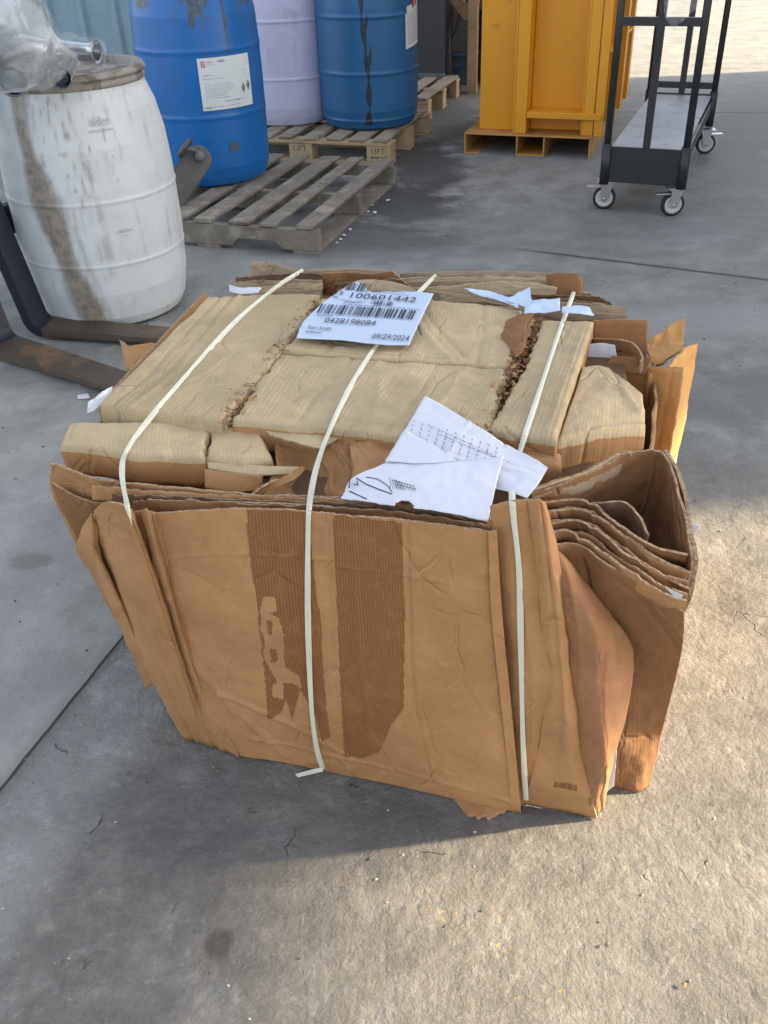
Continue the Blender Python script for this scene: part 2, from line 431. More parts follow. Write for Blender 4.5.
def text_mesh(body, size=1.0, wx=1.0):
    c = bpy.data.curves.new('t', 'FONT'); c.body = body; c.size = size; c.resolution_u = 2; c.align_x = 'LEFT'
    o = bpy.data.objects.new('t', c); col.objects.link(o)
    me = bpy.data.meshes.new_from_object(o); bpy.data.objects.remove(o)
    xs = [v.co.x for v in me.vertices]; ys = [v.co.y for v in me.vertices]
    x0, x1, y0, y1 = min(xs), max(xs), min(ys), max(ys)
    vs = [((v.co.x-x0)/(x1-x0), (v.co.y-y0)/(y1-y0)) for v in me.vertices]
    fs_ = [tuple(p.vertices) for p in me.polygons]; bpy.data.meshes.remove(me)
    return vs, fs_
class Print:
    "ink laid on a surface given by fn(s,t)"
    def __init__(s, fn): s.fn = fn; s.v = []; s.f = []
    def text(s, body, s0, s1, t0, t1):
        vs, fs_ = text_mesh(body); n = len(s.v)
        s.v += [tuple(s.fn(s0+(s1-s0)*x, t0+(t1-t0)*y)) for x, y in vs]; s.f += [tuple(i+n for i in f) for f in fs_]
    def rect(s, s0, s1, t0, t1, k=1):
        for i in range(k):
            a, b = s0+(s1-s0)*i/k, s0+(s1-s0)*(i+1)/k
            n = len(s.v); s.v += [tuple(s.fn(*q)) for q in ((a, t0), (b, t0), (b, t1), (a, t1))]; s.f.append((n, n+1, n+2, n+3))
    def bars(s, s0, s1, t0, t1, seed, n=40):
        rd = random.Random(seed); x = s0; u = (s1-s0)/n/2.4
        while x < s1:
            w = u*rd.choice((1, 1, 2, 3)); s.rect(x, min(x+w, s1), t0, t1); x += w+u*rd.choice((1, 1, 2, 3))
    def squiggle(s, s0, s1, t0, t1, seed):
        rd = random.Random(seed); x = s0
        while x < s1:
            w = (s1-s0)*rd.uniform(.02, .07); s.rect(x, min(x+w, s1), t0+(t1-t0)*rd.uniform(0, .3), t1-(t1-t0)*rd.uniform(0, .3)); x += w*rd.uniform(1.1, 1.6)
    def build(s, name, mat, parent):
        me = bpy.data.meshes.new(name); me.from_pydata(s.v, [], s.f); return link(name, me, mat, parent)

# ================================================================== SETTING
def concrete():
    m, nt, p = new_mat('concrete_yard'); k = K(nt)
    w = k.coord('World'); x, y, _ = k.sep(w)
    j1a, j1b = T(0, 790), T(113, 650); j2a, j2b = T(590, 258), T(768, 280)
    def line(a, b, q=None):
        d = (b-a).normalized(); n = Vector((-d.y, d.x, 0)); c = n.dot(a)
        return k.m('SUBTRACT', k.m('ADD', k.m('MULTIPLY', x, n.x), k.m('MULTIPLY', y, n.y)), c)
    d1 = line(j1a, j1b); d2 = line(j2a, j2b)
    wob = k.m('MULTIPLY', k.m('SUBTRACT', k.noise(w, 14, 3), .5), .006)
    a1 = k.m('ABSOLUTE', k.m('ADD', d1, wob)); a2 = k.m('ABSOLUTE', k.m('ADD', d2, wob))
    yg = k.ramp(k.m('ADD', y, k.m('MULTIPLY', k.m('SUBTRACT', k.noise(w, 2.5, 5), .5), 1.2)), 2.0, 3.0, 1, 0); xg = k.ramp(x, .55, .8)
    d3 = line(T(600, 112), T(768, 113)); a3 = k.m('ABSOLUTE', k.m('ADD', d3, wob))
    joint = k.m('MAXIMUM', k.m('MULTIPLY', k.ramp(a1, .001, .0045, 1, 0), yg), k.m('MAXIMUM', k.m('MULTIPLY', k.m('MULTIPLY', k.ramp(a2, .004, .011, 1, 0), .8), xg), k.m('MULTIPLY', k.m('MULTIPLY', k.ramp(a3, .004, .014, 1, 0), .5), k.ramp(x, 1.2, 1.6))))
    jsoft = k.m('MAXIMUM', k.m('MULTIPLY', k.ramp(a1, .0, .035, 1, 0), yg), k.m('MULTIPLY', k.ramp(a2, .0, .04, 1, 0), xg))
    left = k.m('MULTIPLY', k.ramp(d1, -.002, .002), yg)                   # 1 = far-left smooth slab
    n_big = k.noise(w, 1.1, 5, .62, .2); n_mid = k.noise(w, 5.5, 8, .70, .1); n_fin = k.noise(w, 55, 6, .7); n_spk = k.noise(w, 330, 3, .7)
    base = k.mix(k.ramp(n_mid, .25, .78), (.105, .103, .099), (.280, .271, .254))
    base = k.mix(k.m('MULTIPLY', k.ramp(n_big, .35, .65), .45), base, (.185, .184, .178))
    smoothc = k.mix(k.ramp(n_mid, .3, .75), (.235, .24, .228), (.35, .355, .336))
    rz_ = k.m('MULTIPLY', k.m('SUBTRACT', 1, left), k.ramp(k.m('ADD', y, k.m('MULTIPLY', k.m('SUBTRACT', n_big, .5), 1.0)), 1.5, 2.5, 1, 0))
    mid = k.mix(k.ramp(n_mid, .25, .78), (.155, .157, .148), (.31, .312, .295))
    c = k.mix(rz_, k.mix(left, mid, smoothc), base)
    # lighter worn band beside the joint
    band = k.m('MULTIPLY', k.ramp(k.m('ADD', k.m('ABSOLUTE', k.m('ADD', d1, .10)), k.m('MULTIPLY', k.m('SUBTRACT', n_mid, .5), .12)), .06, .13, 1, 0), k.ramp(y, 1.35, 1.6, 1, 0))
    c = k.mix(k.m('MULTIPLY', band, .55), c, (.36, .37, .37))
    # spalled, pale worn skin: islands with edges
    sp = k.noise(w, 13, 9, .74, .15)
    spm = k.m('MULTIPLY', k.ramp(sp, .47, .62), rz_)
    c = k.mix(k.m('MULTIPLY', spm, .05), c, (.36, .345, .31))
    fq = k.m('MULTIPLY_ADD', rz_, .6, .4)
    c = k.mix(k.m('MULTIPLY', k.m('MULTIPLY', k.ramp(n_fin, .5, .75), fq), .38), c, (.37, .36, .34))
    c = k.mix(k.m('MULTIPLY', k.m('MULTIPLY', k.ramp(n_fin, .25, .44, 1, 0), fq), .5), c, (.10, .10, .10))
    c = k.mix(k.m('MULTIPLY', k.ramp(n_spk, .6, .75), .3), c, (.46, .45, .42))
    c = k.mix(k.m('MULTIPLY', k.ramp(n_spk, .3, .4, 1, 0), .35), c, (.09, .09, .085))
    # damp / oily stains, plus the bale's shadow painted in along its front
    def spot(cx, cy, rx, ry, amt, colr, prev, soft=.55):
        q = k.m('SQRT', k.m('ADD', k.m('POWER', k.m('MULTIPLY', k.m('SUBTRACT', x, cx), 1/rx), 2), k.m('POWER', k.m('MULTIPLY', k.m('SUBTRACT', y, cy), 1/ry), 2)))
        q = k.m('ADD', q, k.m('MULTIPLY', k.m('SUBTRACT', n_mid, .5), 1.5))
        return k.mix(k.m('MULTIPLY', k.ramp(q, 1-soft, 1.1, 1, 0), amt), prev, colr)
    for (px, py, rx, ry, amt, cc) in ((450, 120, .26, .9, .6, (.08, .081, .077)), (425, 165, .27, .8, .85, (.06, .061, .058)), (400, 205, .32, .45, .85, (.06, .061, .058)), (365, 245, .5, .35, .7, (.075, .076, .073)), (340, 262, .8, .2, .35, (.33, .34, .33)), (700, 395, .42, .28, .45, (.11, .115, .115)),
                                   (715, 320, .7, .16, .35, (.33, .34, .33)), (440, 90, .5, 1.3, .3, (.2, .2, .195)), (30, 562, .06, .035, .5, (.13, .14, .12)),
                                   (330, 845, .42, .10, .5, (.10, .10, .105)), (190, 800, .24, .13, .45, (.11, .115, .12)), (500, 820, .2, .06, .4, (.10, .095, .09)), (220, 945, .03, .03, .7, (.05, .045, .04)),  # first three darken the floor as the bale's shadow
                                   (530, 230, 1.6, .5, .25, (.13, .14, .145))):
        g = T(px, py); c = spot(g.x, g.y, rx, ry, amt, cc, c)
    # ochre sawdust specks
    oc = k.m('MULTIPLY', k.ramp(k.noise(w, 95, 3, .6), .58, .68), 1)
    for (px, py, r_) in ((448, 910, .030), (500, 915, .02), (502, 950, .018), (512, 997, .02), (565, 995, .014)):
        g = T(px, py); q = k.m('SQRT', k.m('ADD', k.m('POWER', k.m('SUBTRACT', x, g.x), 2), k.m('POWER', k.m('SUBTRACT', y, g.y), 2)))
        c = k.mix(k.m('MULTIPLY', k.m('MULTIPLY', oc, k.ramp(q, r_*.3, r_*1.4, 1, 0)), .75), c, (.50, .30, .06))
    # cracks
    wd = k.n('ShaderNodeVectorMath', operation='ADD'); nt.links.new(w, wd.inputs[0])
    nz = k.n('ShaderNodeTexNoise'); nz.inputs['Scale'].default_value = 7; nz.inputs['Detail'].default_value = 5; nt.links.new(w, nz.inputs['Vector'])
    sc = k.n('ShaderNodeVectorMath', operation='SCALE'); nt.links.new(nz.outputs['Color'], sc.inputs[0]); sc.inputs[3].default_value = .16
    nt.links.new(sc.outputs[0], wd.inputs[1])
    v1 = k.vor(wd.outputs[0], 9)
    gate = k.m('MULTIPLY', k.ramp(k.noise(w, 8.5, 3, .5), .60, .66), rz_)
    crack = k.m('MULTIPLY', k.ramp(v1, .004, .016, 1, 0), gate)
    c = k.mix(k.m('MULTIPLY', crack, .75), c, (.05, .048, .045))
    # pits
    pit = k.m('MULTIPLY', k.ramp(k.noise(w, 38, 5, .65), .67, .72), k.ramp(k.noise(w, 3, 2), .45, .6))
    c = k.mix(k.m('MULTIPLY', pit, .6), c, (.08, .078, .075))
    c = k.mix(k.m('MULTIPLY', jsoft, .35), c, (.12, .125, .12))
    c = k.mix(k.m('MULTIPLY', joint, .85), c, (.03, .03, .03))
    nt.links.new(c, p.inputs['Base Color'])
    nt.links.new(k.ramp(n_mid, .3, .7, .62, .9), p.inputs['Roughness'])
    p.inputs['Specular IOR Level'].default_value = .3
    rgh = k.m('MULTIPLY_ADD', rz_, .85, .15)
    h = k.m('MULTIPLY', k.m('ADD', k.m('MULTIPLY', k.ramp(sp, .40, .66), .55), k.m('MULTIPLY', k.noise(w, 17, 5, .6), 1.9)), rgh)
    h = k.m('ADD', h, k.m('MULTIPLY', k.m('MULTIPLY', n_fin, k.m('MULTIPLY_ADD', rz_, .7, .3)), .6)); h = k.m('ADD', h, k.m('MULTIPLY', n_spk, .05))
    h = k.m('SUBTRACT', h, k.m('MULTIPLY', k.m('ADD', crack, pit), .8)); h = k.m('SUBTRACT', h, k.m('MULTIPLY', joint, 2.5))
    nt.links.new(k.bump(h, .78, .012), p.inputs['Normal'])
    return m
bm = bmesh.new()
gx = [-60, -12, -4, 4, 12, 60]; gy = [-30, -6, 0, 6, 20, 90]
gv = [[bm.verts.new((a, b, 0)) for a in gx] for b in gy]
for j in range(5):
    for i in range(5): bm.faces.new((gv[j][i], gv[j][i+1], gv[j+1][i+1], gv[j+1][i]))
tag(bm_obj('ground', bm, concrete()), 'worn grey concrete yard floor with joints, stains and cracks', None, kind='structure')

def rib_mat(name, c):
    return streaked(name, c, (.16, .15, .13), (5, 5, .5), .5, .7, .5, .35, False)
MT['teal'] = rib_mat('painted_sheeting', (.22, .33, .38))
# corrugated wall behind the drums
P0 = Vector((-4.6, 7.75, 0)); P1 = Vector((.42, 6.35, 0)); P0 = Vector((-4.6, 8.2, 0)); P1 = Vector((.12, 7.35, 0))
dw = (P1-P0).normalized(); nw = Vector((dw.y, -dw.x, 0))
wl = root('corrugated_wall', P0, 'blue-grey ribbed metal sheet wall behind the blue drums', 'wall')
bm = bmesh.new(); W_ = (P1-P0).length; prev = None; s = 0.0
pat = [(0, 0), (.17, 0), (.195, .03), (.235, .03), (.26, 0)]
while s < W_:
    for dx, dy in pat[:-1]:
        q = P0+dw*min(s+dx, W_)+nw*dy; a = bm.verts.new((q.x, q.y, .0)); b = bm.verts.new((q.x, q.y, 3.4))
        if prev: bm.faces.new((prev[0], a, b, prev[1]))
        prev = (a, b)
    s += .26
bm_obj('sheeting', bm, MT['teal'], wl)
bm = bmesh.new(); tube(bm, [P0+nw*.02+ZX*.0, P0+nw*.02+ZX*3.4], .04, 8); bm_obj('corner_trim', bm, MT['teal'], wl)

MT['darksteel'] = plain('dark_steel', (.06, .065, .075), .5, var=.4, dirt=(.16, .15, .14), dirt_s=8, dirt_lo=.55, dirt_hi=.75)
MT['greysteel'] = plain('grey_steel', (.16, .18, .2), .5, var=.4, dirt=(.2, .19, .17))
MT['wood'] = plain('raw_timber', (.40, .29, .17), .75, var=.4, bscale=90, bstr=.25, dirt=(.13, .11, .09), dirt_s=5)
# steel column right of the drums
cb = T(432, 96, 0)
st = root('steel_column', cb, 'dark blue-grey steel column on a base plate right of the blue drum', 'column', rz=R(-17))
bm = bmesh.new()
boxm(bm, -.14, .10, -.02, .0, .0, 3.4); boxm(bm, -.14, .10, .22, .24, .0, 3.4); boxm(bm, -.03, -.015, 0, .22, 0, 3.4)
boxm(bm, .085, .10, 0.001, .219, 0, 3.4)
o = bm_obj('column', bm, MT['darksteel'], st); o.matrix_world = st.matrix_world.copy(); o.matrix_parent_inverse = st.matrix_world.inverted(); 
def place(o, r_, loc=(0, 0, 0), rz=0, rot=None):
    "put a child in the frame of its thing"
    o.matrix_parent_inverse = Matrix()
    o.location = loc; o.rotation_euler = rot or (0, 0, rz); return o
place(o, st)
bm = bmesh.new(); boxm(bm, -.20, .16, -.08, .30, 0, .025, .004)
for sx in (-.17, .13):
    for sy in (-.05, .27): lathe(bm, [(.018, .0), (.018, .05), (0, .052)], 6, (sx, sy, .02))
boxm(bm, -.145, .105, -.045, -.021, .02, .16, .004)
place(bm_obj('base_plate', bm, MT['greysteel'], st), st)
# open timber storage rack with clutter
g = T(472, 93, 0)
tr = root('timber_rack', g, 'open wooden rack with upright post and slanting brace, left of the yellow hopper', 'rack', rz=R(-12))
bm = bmesh.new(); boxm(bm, -.035, .035, -.045, .045, 0, 2.6, .004); place(bm_obj('post', bm, MT['wood'], tr), tr)
bm = bmesh.new(); boxm(bm, .10, .16, .25, .33, 0, 2.6, .004); place(bm_obj('post', bm, MT['wood'], tr), tr)
bm = bmesh.new(); boxm(bm, -.04, .04, 0, .03, 0, 1.7, .003)
place(bm_obj('brace', bm, MT['wood'], tr), tr, (-.035, .05, .50), rot=(0, R(-42), 0))
bm = bmesh.new(); boxm(bm, -.7, .7, .35, .40, .52, .56, .003); boxm(bm, -.7, .7, .95, 1.0, .52, .56, .003)
place(bm_obj('shelf_bearer', bm, MT['wood'], tr), tr)
bm = bmesh.new(); boxm(bm, -.7, .7, .34, 1.05, .563, .583, .003); place(bm_obj('shelf', bm, MT['wood'], tr), tr)
MT['bin'] = plain('blue_bin_plastic', (.07, .12, .17), .55, var=.4, dirt=(.15, .14, .13))
MT['carton'] = plain('dusty_carton', (.17, .165, .16), .8, var=.5)
g = T(457, 85, 0)
bm = bmesh.new()
boxm(bm, -.15, .15, -.1, .28, .0, .20, .012); boxm(bm, -.165, .165, -.115, .295, .201, .225, .006); boxm(bm, -.06, .06, -.112, -.101, .12, .15, .003)
o = bm_obj('storage_bin', bm, MT['bin']); o.location = g+Vector((-.0, .1, 0)); o.rotation_euler.z = R(-15)
tag(o, 'dusty dark blue plastic bin on the floor under the wooden brace', 'bin')
bm = bmesh.new(); boxm(bm, -.16, .16, -.1, .25, .0, .38, .01); boxm(bm, -.165, -.002, -.105, .255, .381, .388); boxm(bm, .002, .165, -.105, .255, .381, .388)
o = bm_obj('grey_carton', bm, MT['carton']); o.location = g+Vector((.0, .1, .228)); o.rotation_euler.z = R(-12)
tag(o, 'dusty grey carton standing on the dark blue bin', 'box')
o = sheet('crumpled_sack', [[g+Vector((-.17, .3, .66)), g+Vector((0, .3, .74)), g+Vector((.17, .3, .66))], [g+Vector((-.16, .02, .625)), g+Vector((0, .02, .69)), g+Vector((.15, .02, .63))]], MT['white'], None, .01, 24, 20, .03, 14)
tag(o, 'crumpled pale plastic sack lying on the dusty grey carton', 'sack')
bm = bmesh.new(); rodp = [T(383+5, 100, .05), T(430, 77, .25), T(470, 20, .62)]
rodp = [T(420, 95, .02)+Vector((0, -.1, 0)), g+Vector((-.12, -.25, .15)), g+Vector((.12, -.22, .9)), g+Vector((.2, -.2, 1.4))]
tube(bm, rodp, .011, 8); o = bm_obj('black_hose', bm, MT['darksteel'], sm=True); tag(o, 'thin black hose hanging down in front of the dusty grey carton', 'hose')
for (dx, dy, w_, h_, cc, nm, lb) in ((-.42, .25, .3, .5, (.05, .055, .06), 'tool_cabinet', 'dark cabinet in the shade between steel column and grey carton'),):
    bm = bmesh.new(); boxm(bm, -w_/2, w_/2, 0, .4, 0, h_, .01); boxm(bm, -w_/2+.02, w_/2-.02, -.012, -.001, .03, h_/2-.01, .004); boxm(bm, -w_/2+.02, w_/2-.02, -.012, -.001, h_/2+.01, h_-.03, .004); boxm(bm, -.05, .05, -.03, -.013, h_*.7, h_*.73)
    o = bm_obj(nm, bm, plain(nm, cc, .5)); o.location = g+Vector((dx, dy, 0)); o.rotation_euler.z = R(-15); tag(o, lb, 'cabinet')
g2 = g+Vector((-.4, .28, .5))
bm = bmesh.new(); lathe(bm, [(.0, 0), (.06, 0), (.065, .01), (.065, .14), (.05, .17), (.02, .185), (.02, .21), (0, .21)], 20)
o = bm_obj('canister', bm, MT['greysteel'], sm=True); o.location = g2+Vector((.06, .1, 0)); tag(o, 'grey canister on top of the dark cabinet', 'canister')
# back wall of the shed, closing the dark bay
bm = bmesh.new(); q0 = Vector((.1, 8.1, 0)); q1 = Vector((1.9, 7.75, 0)); dd = (q1-q0).normalized(); nn = Vector((-dd.y, dd.x, 0))
def wallbox(bm, a, b, th_, z0, z1):
    d = (b-a).normalized(); n = Vector((-d.y, d.x, 0))*th_
    vs = [bm.verts.new(v) for v in (a+ZX*z0, b+ZX*z0, b+n+ZX*z0, a+n+ZX*z0, a+ZX*z1, b+ZX*z1, b+n+ZX*z1, a+n+ZX*z1)]
    for f in ((3, 2, 1, 0), (4, 5, 6, 7), (0, 1, 5, 4), (1, 2, 6, 5), (2, 3, 7, 6), (3, 0, 4, 7)): bm.faces.new([vs[i] for i in f])
wallbox(bm, q0, q1, .12, 0, 3.3)
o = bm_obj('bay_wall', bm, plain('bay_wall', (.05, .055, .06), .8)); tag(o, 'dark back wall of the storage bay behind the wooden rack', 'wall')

# ------------------------------------------------------------------ pallets
MT['oldwood'] = plain('weathered_timber', (.235, .205, .165), .85, var=.6, bscale=70, bstr=.35, dirt=(.36, .32, .26), dirt_s=7, dirt_lo=.5, dirt_hi=.68)
MT['newwood'] = plain('pale_timber', (.47, .35, .21), .8, var=.35, bscale=70, bstr=.25, dirt=(.2, .17, .13), dirt_s=5, dirt_lo=.55, dirt_hi=.75)
MT['greywood'] = plain('dusty_timber', (.34, .29, .225), .85, var=.4, bscale=70, bstr=.3, dirt=(.15, .13, .11), dirt_s=6)
def pallet(name, corner, ang, w, d, h, nb, mt, mtop, label, blocks=True, right_origin=True, bw=.1):
    t = root(name, corner, label, 'pallet', None, ang); s = -w if right_origin else 0
    for i in range(nb):
        x = s+(w-bw)*i/(nb-1); bm = bmesh.new(); jx = random.uniform(-.008, .008)
        boxm(bm, x+jx, x+jx+bw*random.uniform(.72, .95), random.uniform(0, .012), d-random.uniform(0, .012), h-.016, h-random.uniform(0, .003), .002, jit=.004)
        place(bm_obj('deck_board', bm, mtop, t), t)
    for y in (0.004, d/2-.05, d-.104):
        bm = bmesh.new()
        if blocks:
            boxm(bm, s, s+w, y, y+.1, h-.038, h-.020, .002)
            place(bm_obj('stringer_board', bm, mt, t), t)
            for x in (s+.002, s+w/2-.07, s+w-.145):
                b2 = bmesh.new(); boxm(b2, x, x+.143, y+.002, y+.098, .017, h-.04, .003, jit=.001); place(bm_obj('block', b2, mt, t), t)
            b2 = bmesh.new(); boxm(b2, s, s+w, y, y+.1, 0, .016, .002); place(bm_obj('bottom_board', b2, mt, t), t)
        else:
            th = .038; zt = h-.020
            pr = [(0, .018), (.16*w/1, .018), (.19*w, .052), (.36*w, .052), (.39*w, .018), (.61*w, .018), (.64*w, .052), (.81*w, .052), (.84*w, .018), (w, .018), (w, zt), (0, zt)]
            f0 = [bm.verts.new((s+a, y, b)) for a, b in pr]; f1 = [bm.verts.new((s+a, y+th, b)) for a, b in pr]
            bm.faces.new(f0); bm.faces.new(f1[::-1])
            for i in range(len(pr)): bm.faces.new((f0[i], f1[i], f1[(i+1) % len(pr)], f0[(i+1) % len(pr)]))
            bmesh.ops.recalc_face_normals(bm, faces=bm.faces); bmesh.ops.triangulate(bm, faces=[f for f in bm.faces if len(f.verts) > 4])
            place(bm_obj('stringer', bm, mt, t), t)
    if not blocks:
        for x in (s, s+w*.45, s+w-.12):
            bm = bmesh.new(); boxm(bm, x, x+.11, .0, d, .0, .016, .002); place(bm_obj('bottom_board', bm, mt, t), t)
    return t
a_low = math.atan2(T(318, 255).y-T(183, 245).y, T(318, 255).x-T(183, 245).x)
lowp = pallet('wooden_pallet', T(319, 256), a_low, 1.06, 1.2, .125, 7, MT['oldwood'], MT['oldwood'], 'weathered grey empty-fronted pallet with gaps between slats, nearest pallet, behind the bale', False, bw=.105)
a_p1 = math.atan2(T(407, 166).y-T(275, 160).y, T(407, 166).x-T(275, 160).x)
p1 = pallet('wooden_pallet', T(391, 166), a_p1, 1.1, .86, .14, 8, MT['newwood'], MT['greywood'], 'pale wooden block pallet carrying the lavender drum and the streaked blue drum', True, bw=.112)
p2 = pallet('wooden_pallet', T(428, 121), a_p1, .9, .9, .14, 7, MT['newwood'], MT['greywood'], 'rear pale wooden pallet just showing beyond the streaked blue drum', True, bw=.1)
# stamps on the front blocks of the pale pallet
w1 = 1.1
for x0, bod in ((-w1+.002, None), (-w1/2-.07, 'LIFT'), (-.145, 'LIFT')):
    if bod:
        pr = Print(lambda s_, t_, x0=x0: Vector((x0+.02+.10*s_, .0052, .03+.06*t_)))
        pr.text(bod, .1, .9, .5, 1.0)
        if x0 > -.2: pr.squiggle(.05, 1, .05, .32, 4)
        o = pr.build('stamp', MT['dark'], p1); place(o, p1)

# ------------------------------------------------------------------ drums
def drum(name, px, py, z, prof, mat, label, rb, dirt=None, seg=128, lean=0):
    g = T(px, py, z); d = Vector((g.x, g.y, 0)).normalized(); c = g+d*rb
    t = root(name, c, label, 'drum')
    t.rotation_euler = (0, 0, math.atan2(-d.y, -d.x)); bpy.context.view_layer.update()     # local +x faces the camera
    bm = bmesh.new(); lathe(bm, resample(prof, .012), seg)
    me = bpy.data.meshes.new('drum_body'); bm.to_mesh(me); bm.free(); smooth(me)
    o = link('drum_body', me, mat, t); o.matrix_parent_inverse = Matrix()
    at = me.attributes.new('dirt', 'FLOAT', 'POINT')
    for i, v in enumerate(me.vertices):
        th = math.degrees(math.atan2(v.co.y, v.co.x)); at.data[i].value = dirt(th, v.co.z) if dirt else 0
    return t, c
def ribs(prof, zs, w=.012, h=.006):
    out = []
    for (r_, z_) in prof: out.append((r_, z_))
    out2 = [out[0]]
    for (a, b) in zip(out, out[1:]):
        n = max(1, int(abs(b[1]-a[1])/.004))
        for i in range(1, n+1):
            r_, z_ = a[0]+(b[0]-a[0])*i/n, a[1]+(b[1]-a[1])*i/n
            if abs(b[1]-a[1]) > .05: r_ += sum(h*math.exp(-((z_-zz)/w)**2) for zz in zs)
            out2.append((r_, z_))
    return out2
# white open-top barrel
MT['whitepl'] = streaked('white_plastic', (.59, .62, .635), (.25, .195, .135), (18, 18, .8), .50, .72, .42, .5, soft=True)
MT['rimcol'] = plain('dusty_grey_rim', (.30, .28, .25), .6, var=.5, dirt=(.12, .10, .085), dirt_s=14, dirt_lo=.45, dirt_hi=.6)
def wd(th, z):
    s = 0
    # the broad muddy run on the left: from rim (-50..-20 deg) drifting to the bottom
    c = -46+28*(1-z/.85); wdt = 12+2.5*math.sin(z*17)-1.5*min(1, max(0, (z-.5)/.15))
    s = max(s, math.exp(-(abs(th-c)/wdt)**3)*(.95 if z < .6 else .8))
    s = max(s, .55*math.exp(-((th-c-13)/5)**2)*(z < .4)+0)
    for (t0, z0, z1, w_) in ((-33, .52, .80, 3), (-18, .62, .84, 2.5), (-8, .42, .85, 2.2), (-13, .5, .8, 1.2), (3, .55, .82, 1.8), (-26, .3, .8, 1.6), (-2, .48, .6, 3), (16, .52, .7, .8)):
        tt = t0+2*math.sin(z*30+t0)
        if z0 < z < z1: s = max(s, .62*math.exp(-((th-tt)/(w_*.75))**2))
    s = max(s, .75*math.exp(-(z/.018)**2))
    if z > .77: s = max(s, .25+.15*math.sin(th*.7))
    return s
pw = [(0, .0), (.225, .0), (.255, .012), (.272, .045), (.290, .14), (.298, .30), (.297, .50), (.289, .63), (.270, .73), (.247, .79), (.245, .825)]
wt, wc = drum('plastic_barrel', 122, 329, 0, ribs(pw, [.245, .46], .006, .003), MT['whitepl'], 'white plastic barrel with muddy brown runs, holding up a clear bag of pipe fittings', .262, wd)
bm = bmesh.new()
lathe(bm, [(.245, .800), (.249, .803), (.251, .810), (.250, .820), (.2465, .822), (.2465, .826), (.254, .829), (.256, .834), (.254, .840), (.251, .842), (.251, .845), (.248, .849), (.242, .849), (.237, .844), (.234, .822), (.10, .816), (0.0, .815)], 128)
place(bm_obj('rim', bm, MT['rimcol'], wt, True), wt)
pr = Print(lambda s_, t_: Vector((.293*math.cos(s_), .293*math.sin(s_), t_))+Vector((.0, 0, 0)))
MT['emb'] = plain('grey_print', (.42, .44, .47), .6)
def on_drum(prof, eps=.002):
    def rr(z):
        for (a, b) in zip(prof, prof[1:]):
            if a[1] <= z <= b[1] and b[1] > a[1]: return a[0]+(b[0]-a[0])*(z-a[1])/(b[1]-a[1])
        return prof[-1][0]
    return lambda s_, t_: Vector(((rr(t_)+eps)*math.cos(R(s_)), (rr(t_)+eps)*math.sin(R(s_)), t_))
fn = on_drum(pw)
pr = Print(fn); pr.text('olden', 6, 20, .70, .728)
for i in range(9): pr.rect(5+i*1.9, 6.2+i*1.9, .683, .689)
place(pr.build('maker_print', MT['emb'], wt), wt)
pr = Print(fn); pr.text('olden', 10, 20, .355, .370); pr.squiggle(12, 17, .342, .347, 3)
place(pr.build('print', MT['emb'], wt), wt)

# blue tight-head drums
MT['blue1'] = streaked('blue_plastic_bright', (.006, .135, .43), (.08, .10, .12), (11, 11, 1.0), .49, .66, .35, .55)
MT['blue2'] = streaked('blue_plastic_dull', (.018, .115, .27), (.03, .035, .04), (16, 16, .6), .60, .68, .4, .5)
MT['lav'] = streaked('lavender_plastic', (.50, .50, .66), (.28, .27, .36), (8, 8, 1.2), .5, .68, .45, .5)
pd = [(0, 0), (.24, .0), (.268, .012), (.282, .045), (.290, .09), (.294, .3), (.296, .45), (.294, .62), (.288, .74), (.272, .82), (.245, .86), (.235, .885), (.205, .885), (.20, .865), (0, .86)]
def d1(th, z):
    s = .9*math.exp(-((z-.81)/.06)**2)*(.5+.5*math.sin(th*.11+1.2))
    for t0, z0, w_ in ((28, .55, 2), (5, .7, 5), (-2, .66, 4)):
        if z > z0: s = max(s, .9*math.exp(-((th-t0)/w_)**2)*min(1, (z-z0)/.05))
    return s
b1, bc1 = drum('plastic_drum', 216, 188, .125, ribs(pd, [.32, .60], .010, .003), MT['blue1'], 'bright blue plastic drum with a large white hazard label, on the weathered pallet', .27, d1)
pl = [(0, 0), (.245, .0), (.262, .010), (.276, .045), (.286, .1), (.290, .3), (.290, .62), (.284, .74), (.270, .82), (.245, .86), (.235, .885), (.205, .885), (.20, .865), (0, .86)]
lv, lc = drum('plastic_drum', 292, 127, .14, ribs(pl, [.26, .56], .008, .005), MT['lav'], 'pale lavender plastic drum standing between the two blue drums', .27, lambda th, z: .5*math.exp(-(z/.03)**2))
def d3(th, z):
    s = 0; c = -3+2.5*math.sin(z*7)
    if z > .03: s = math.exp(-((th-c)/(2.6+1.2*math.sin(z*40)+2.5*max(0, .12-z)/.1))**2)*1.05
    s = max(s, .8*math.exp(-((th-c-5)/1.2)**2) if .25 < z < .6 else 0)
    s = max(s, .6*math.exp(-(z/.02)**2)*(.6+.4*math.sin(th*.2)))
    return s
b3, bc3 = drum('plastic_drum', 371, 131, .14, ribs(pl, [.05, .30, .585], .009, .006), MT['blue2'], 'dull blue plastic drum with a dark oil streak down its front', .27, d3)
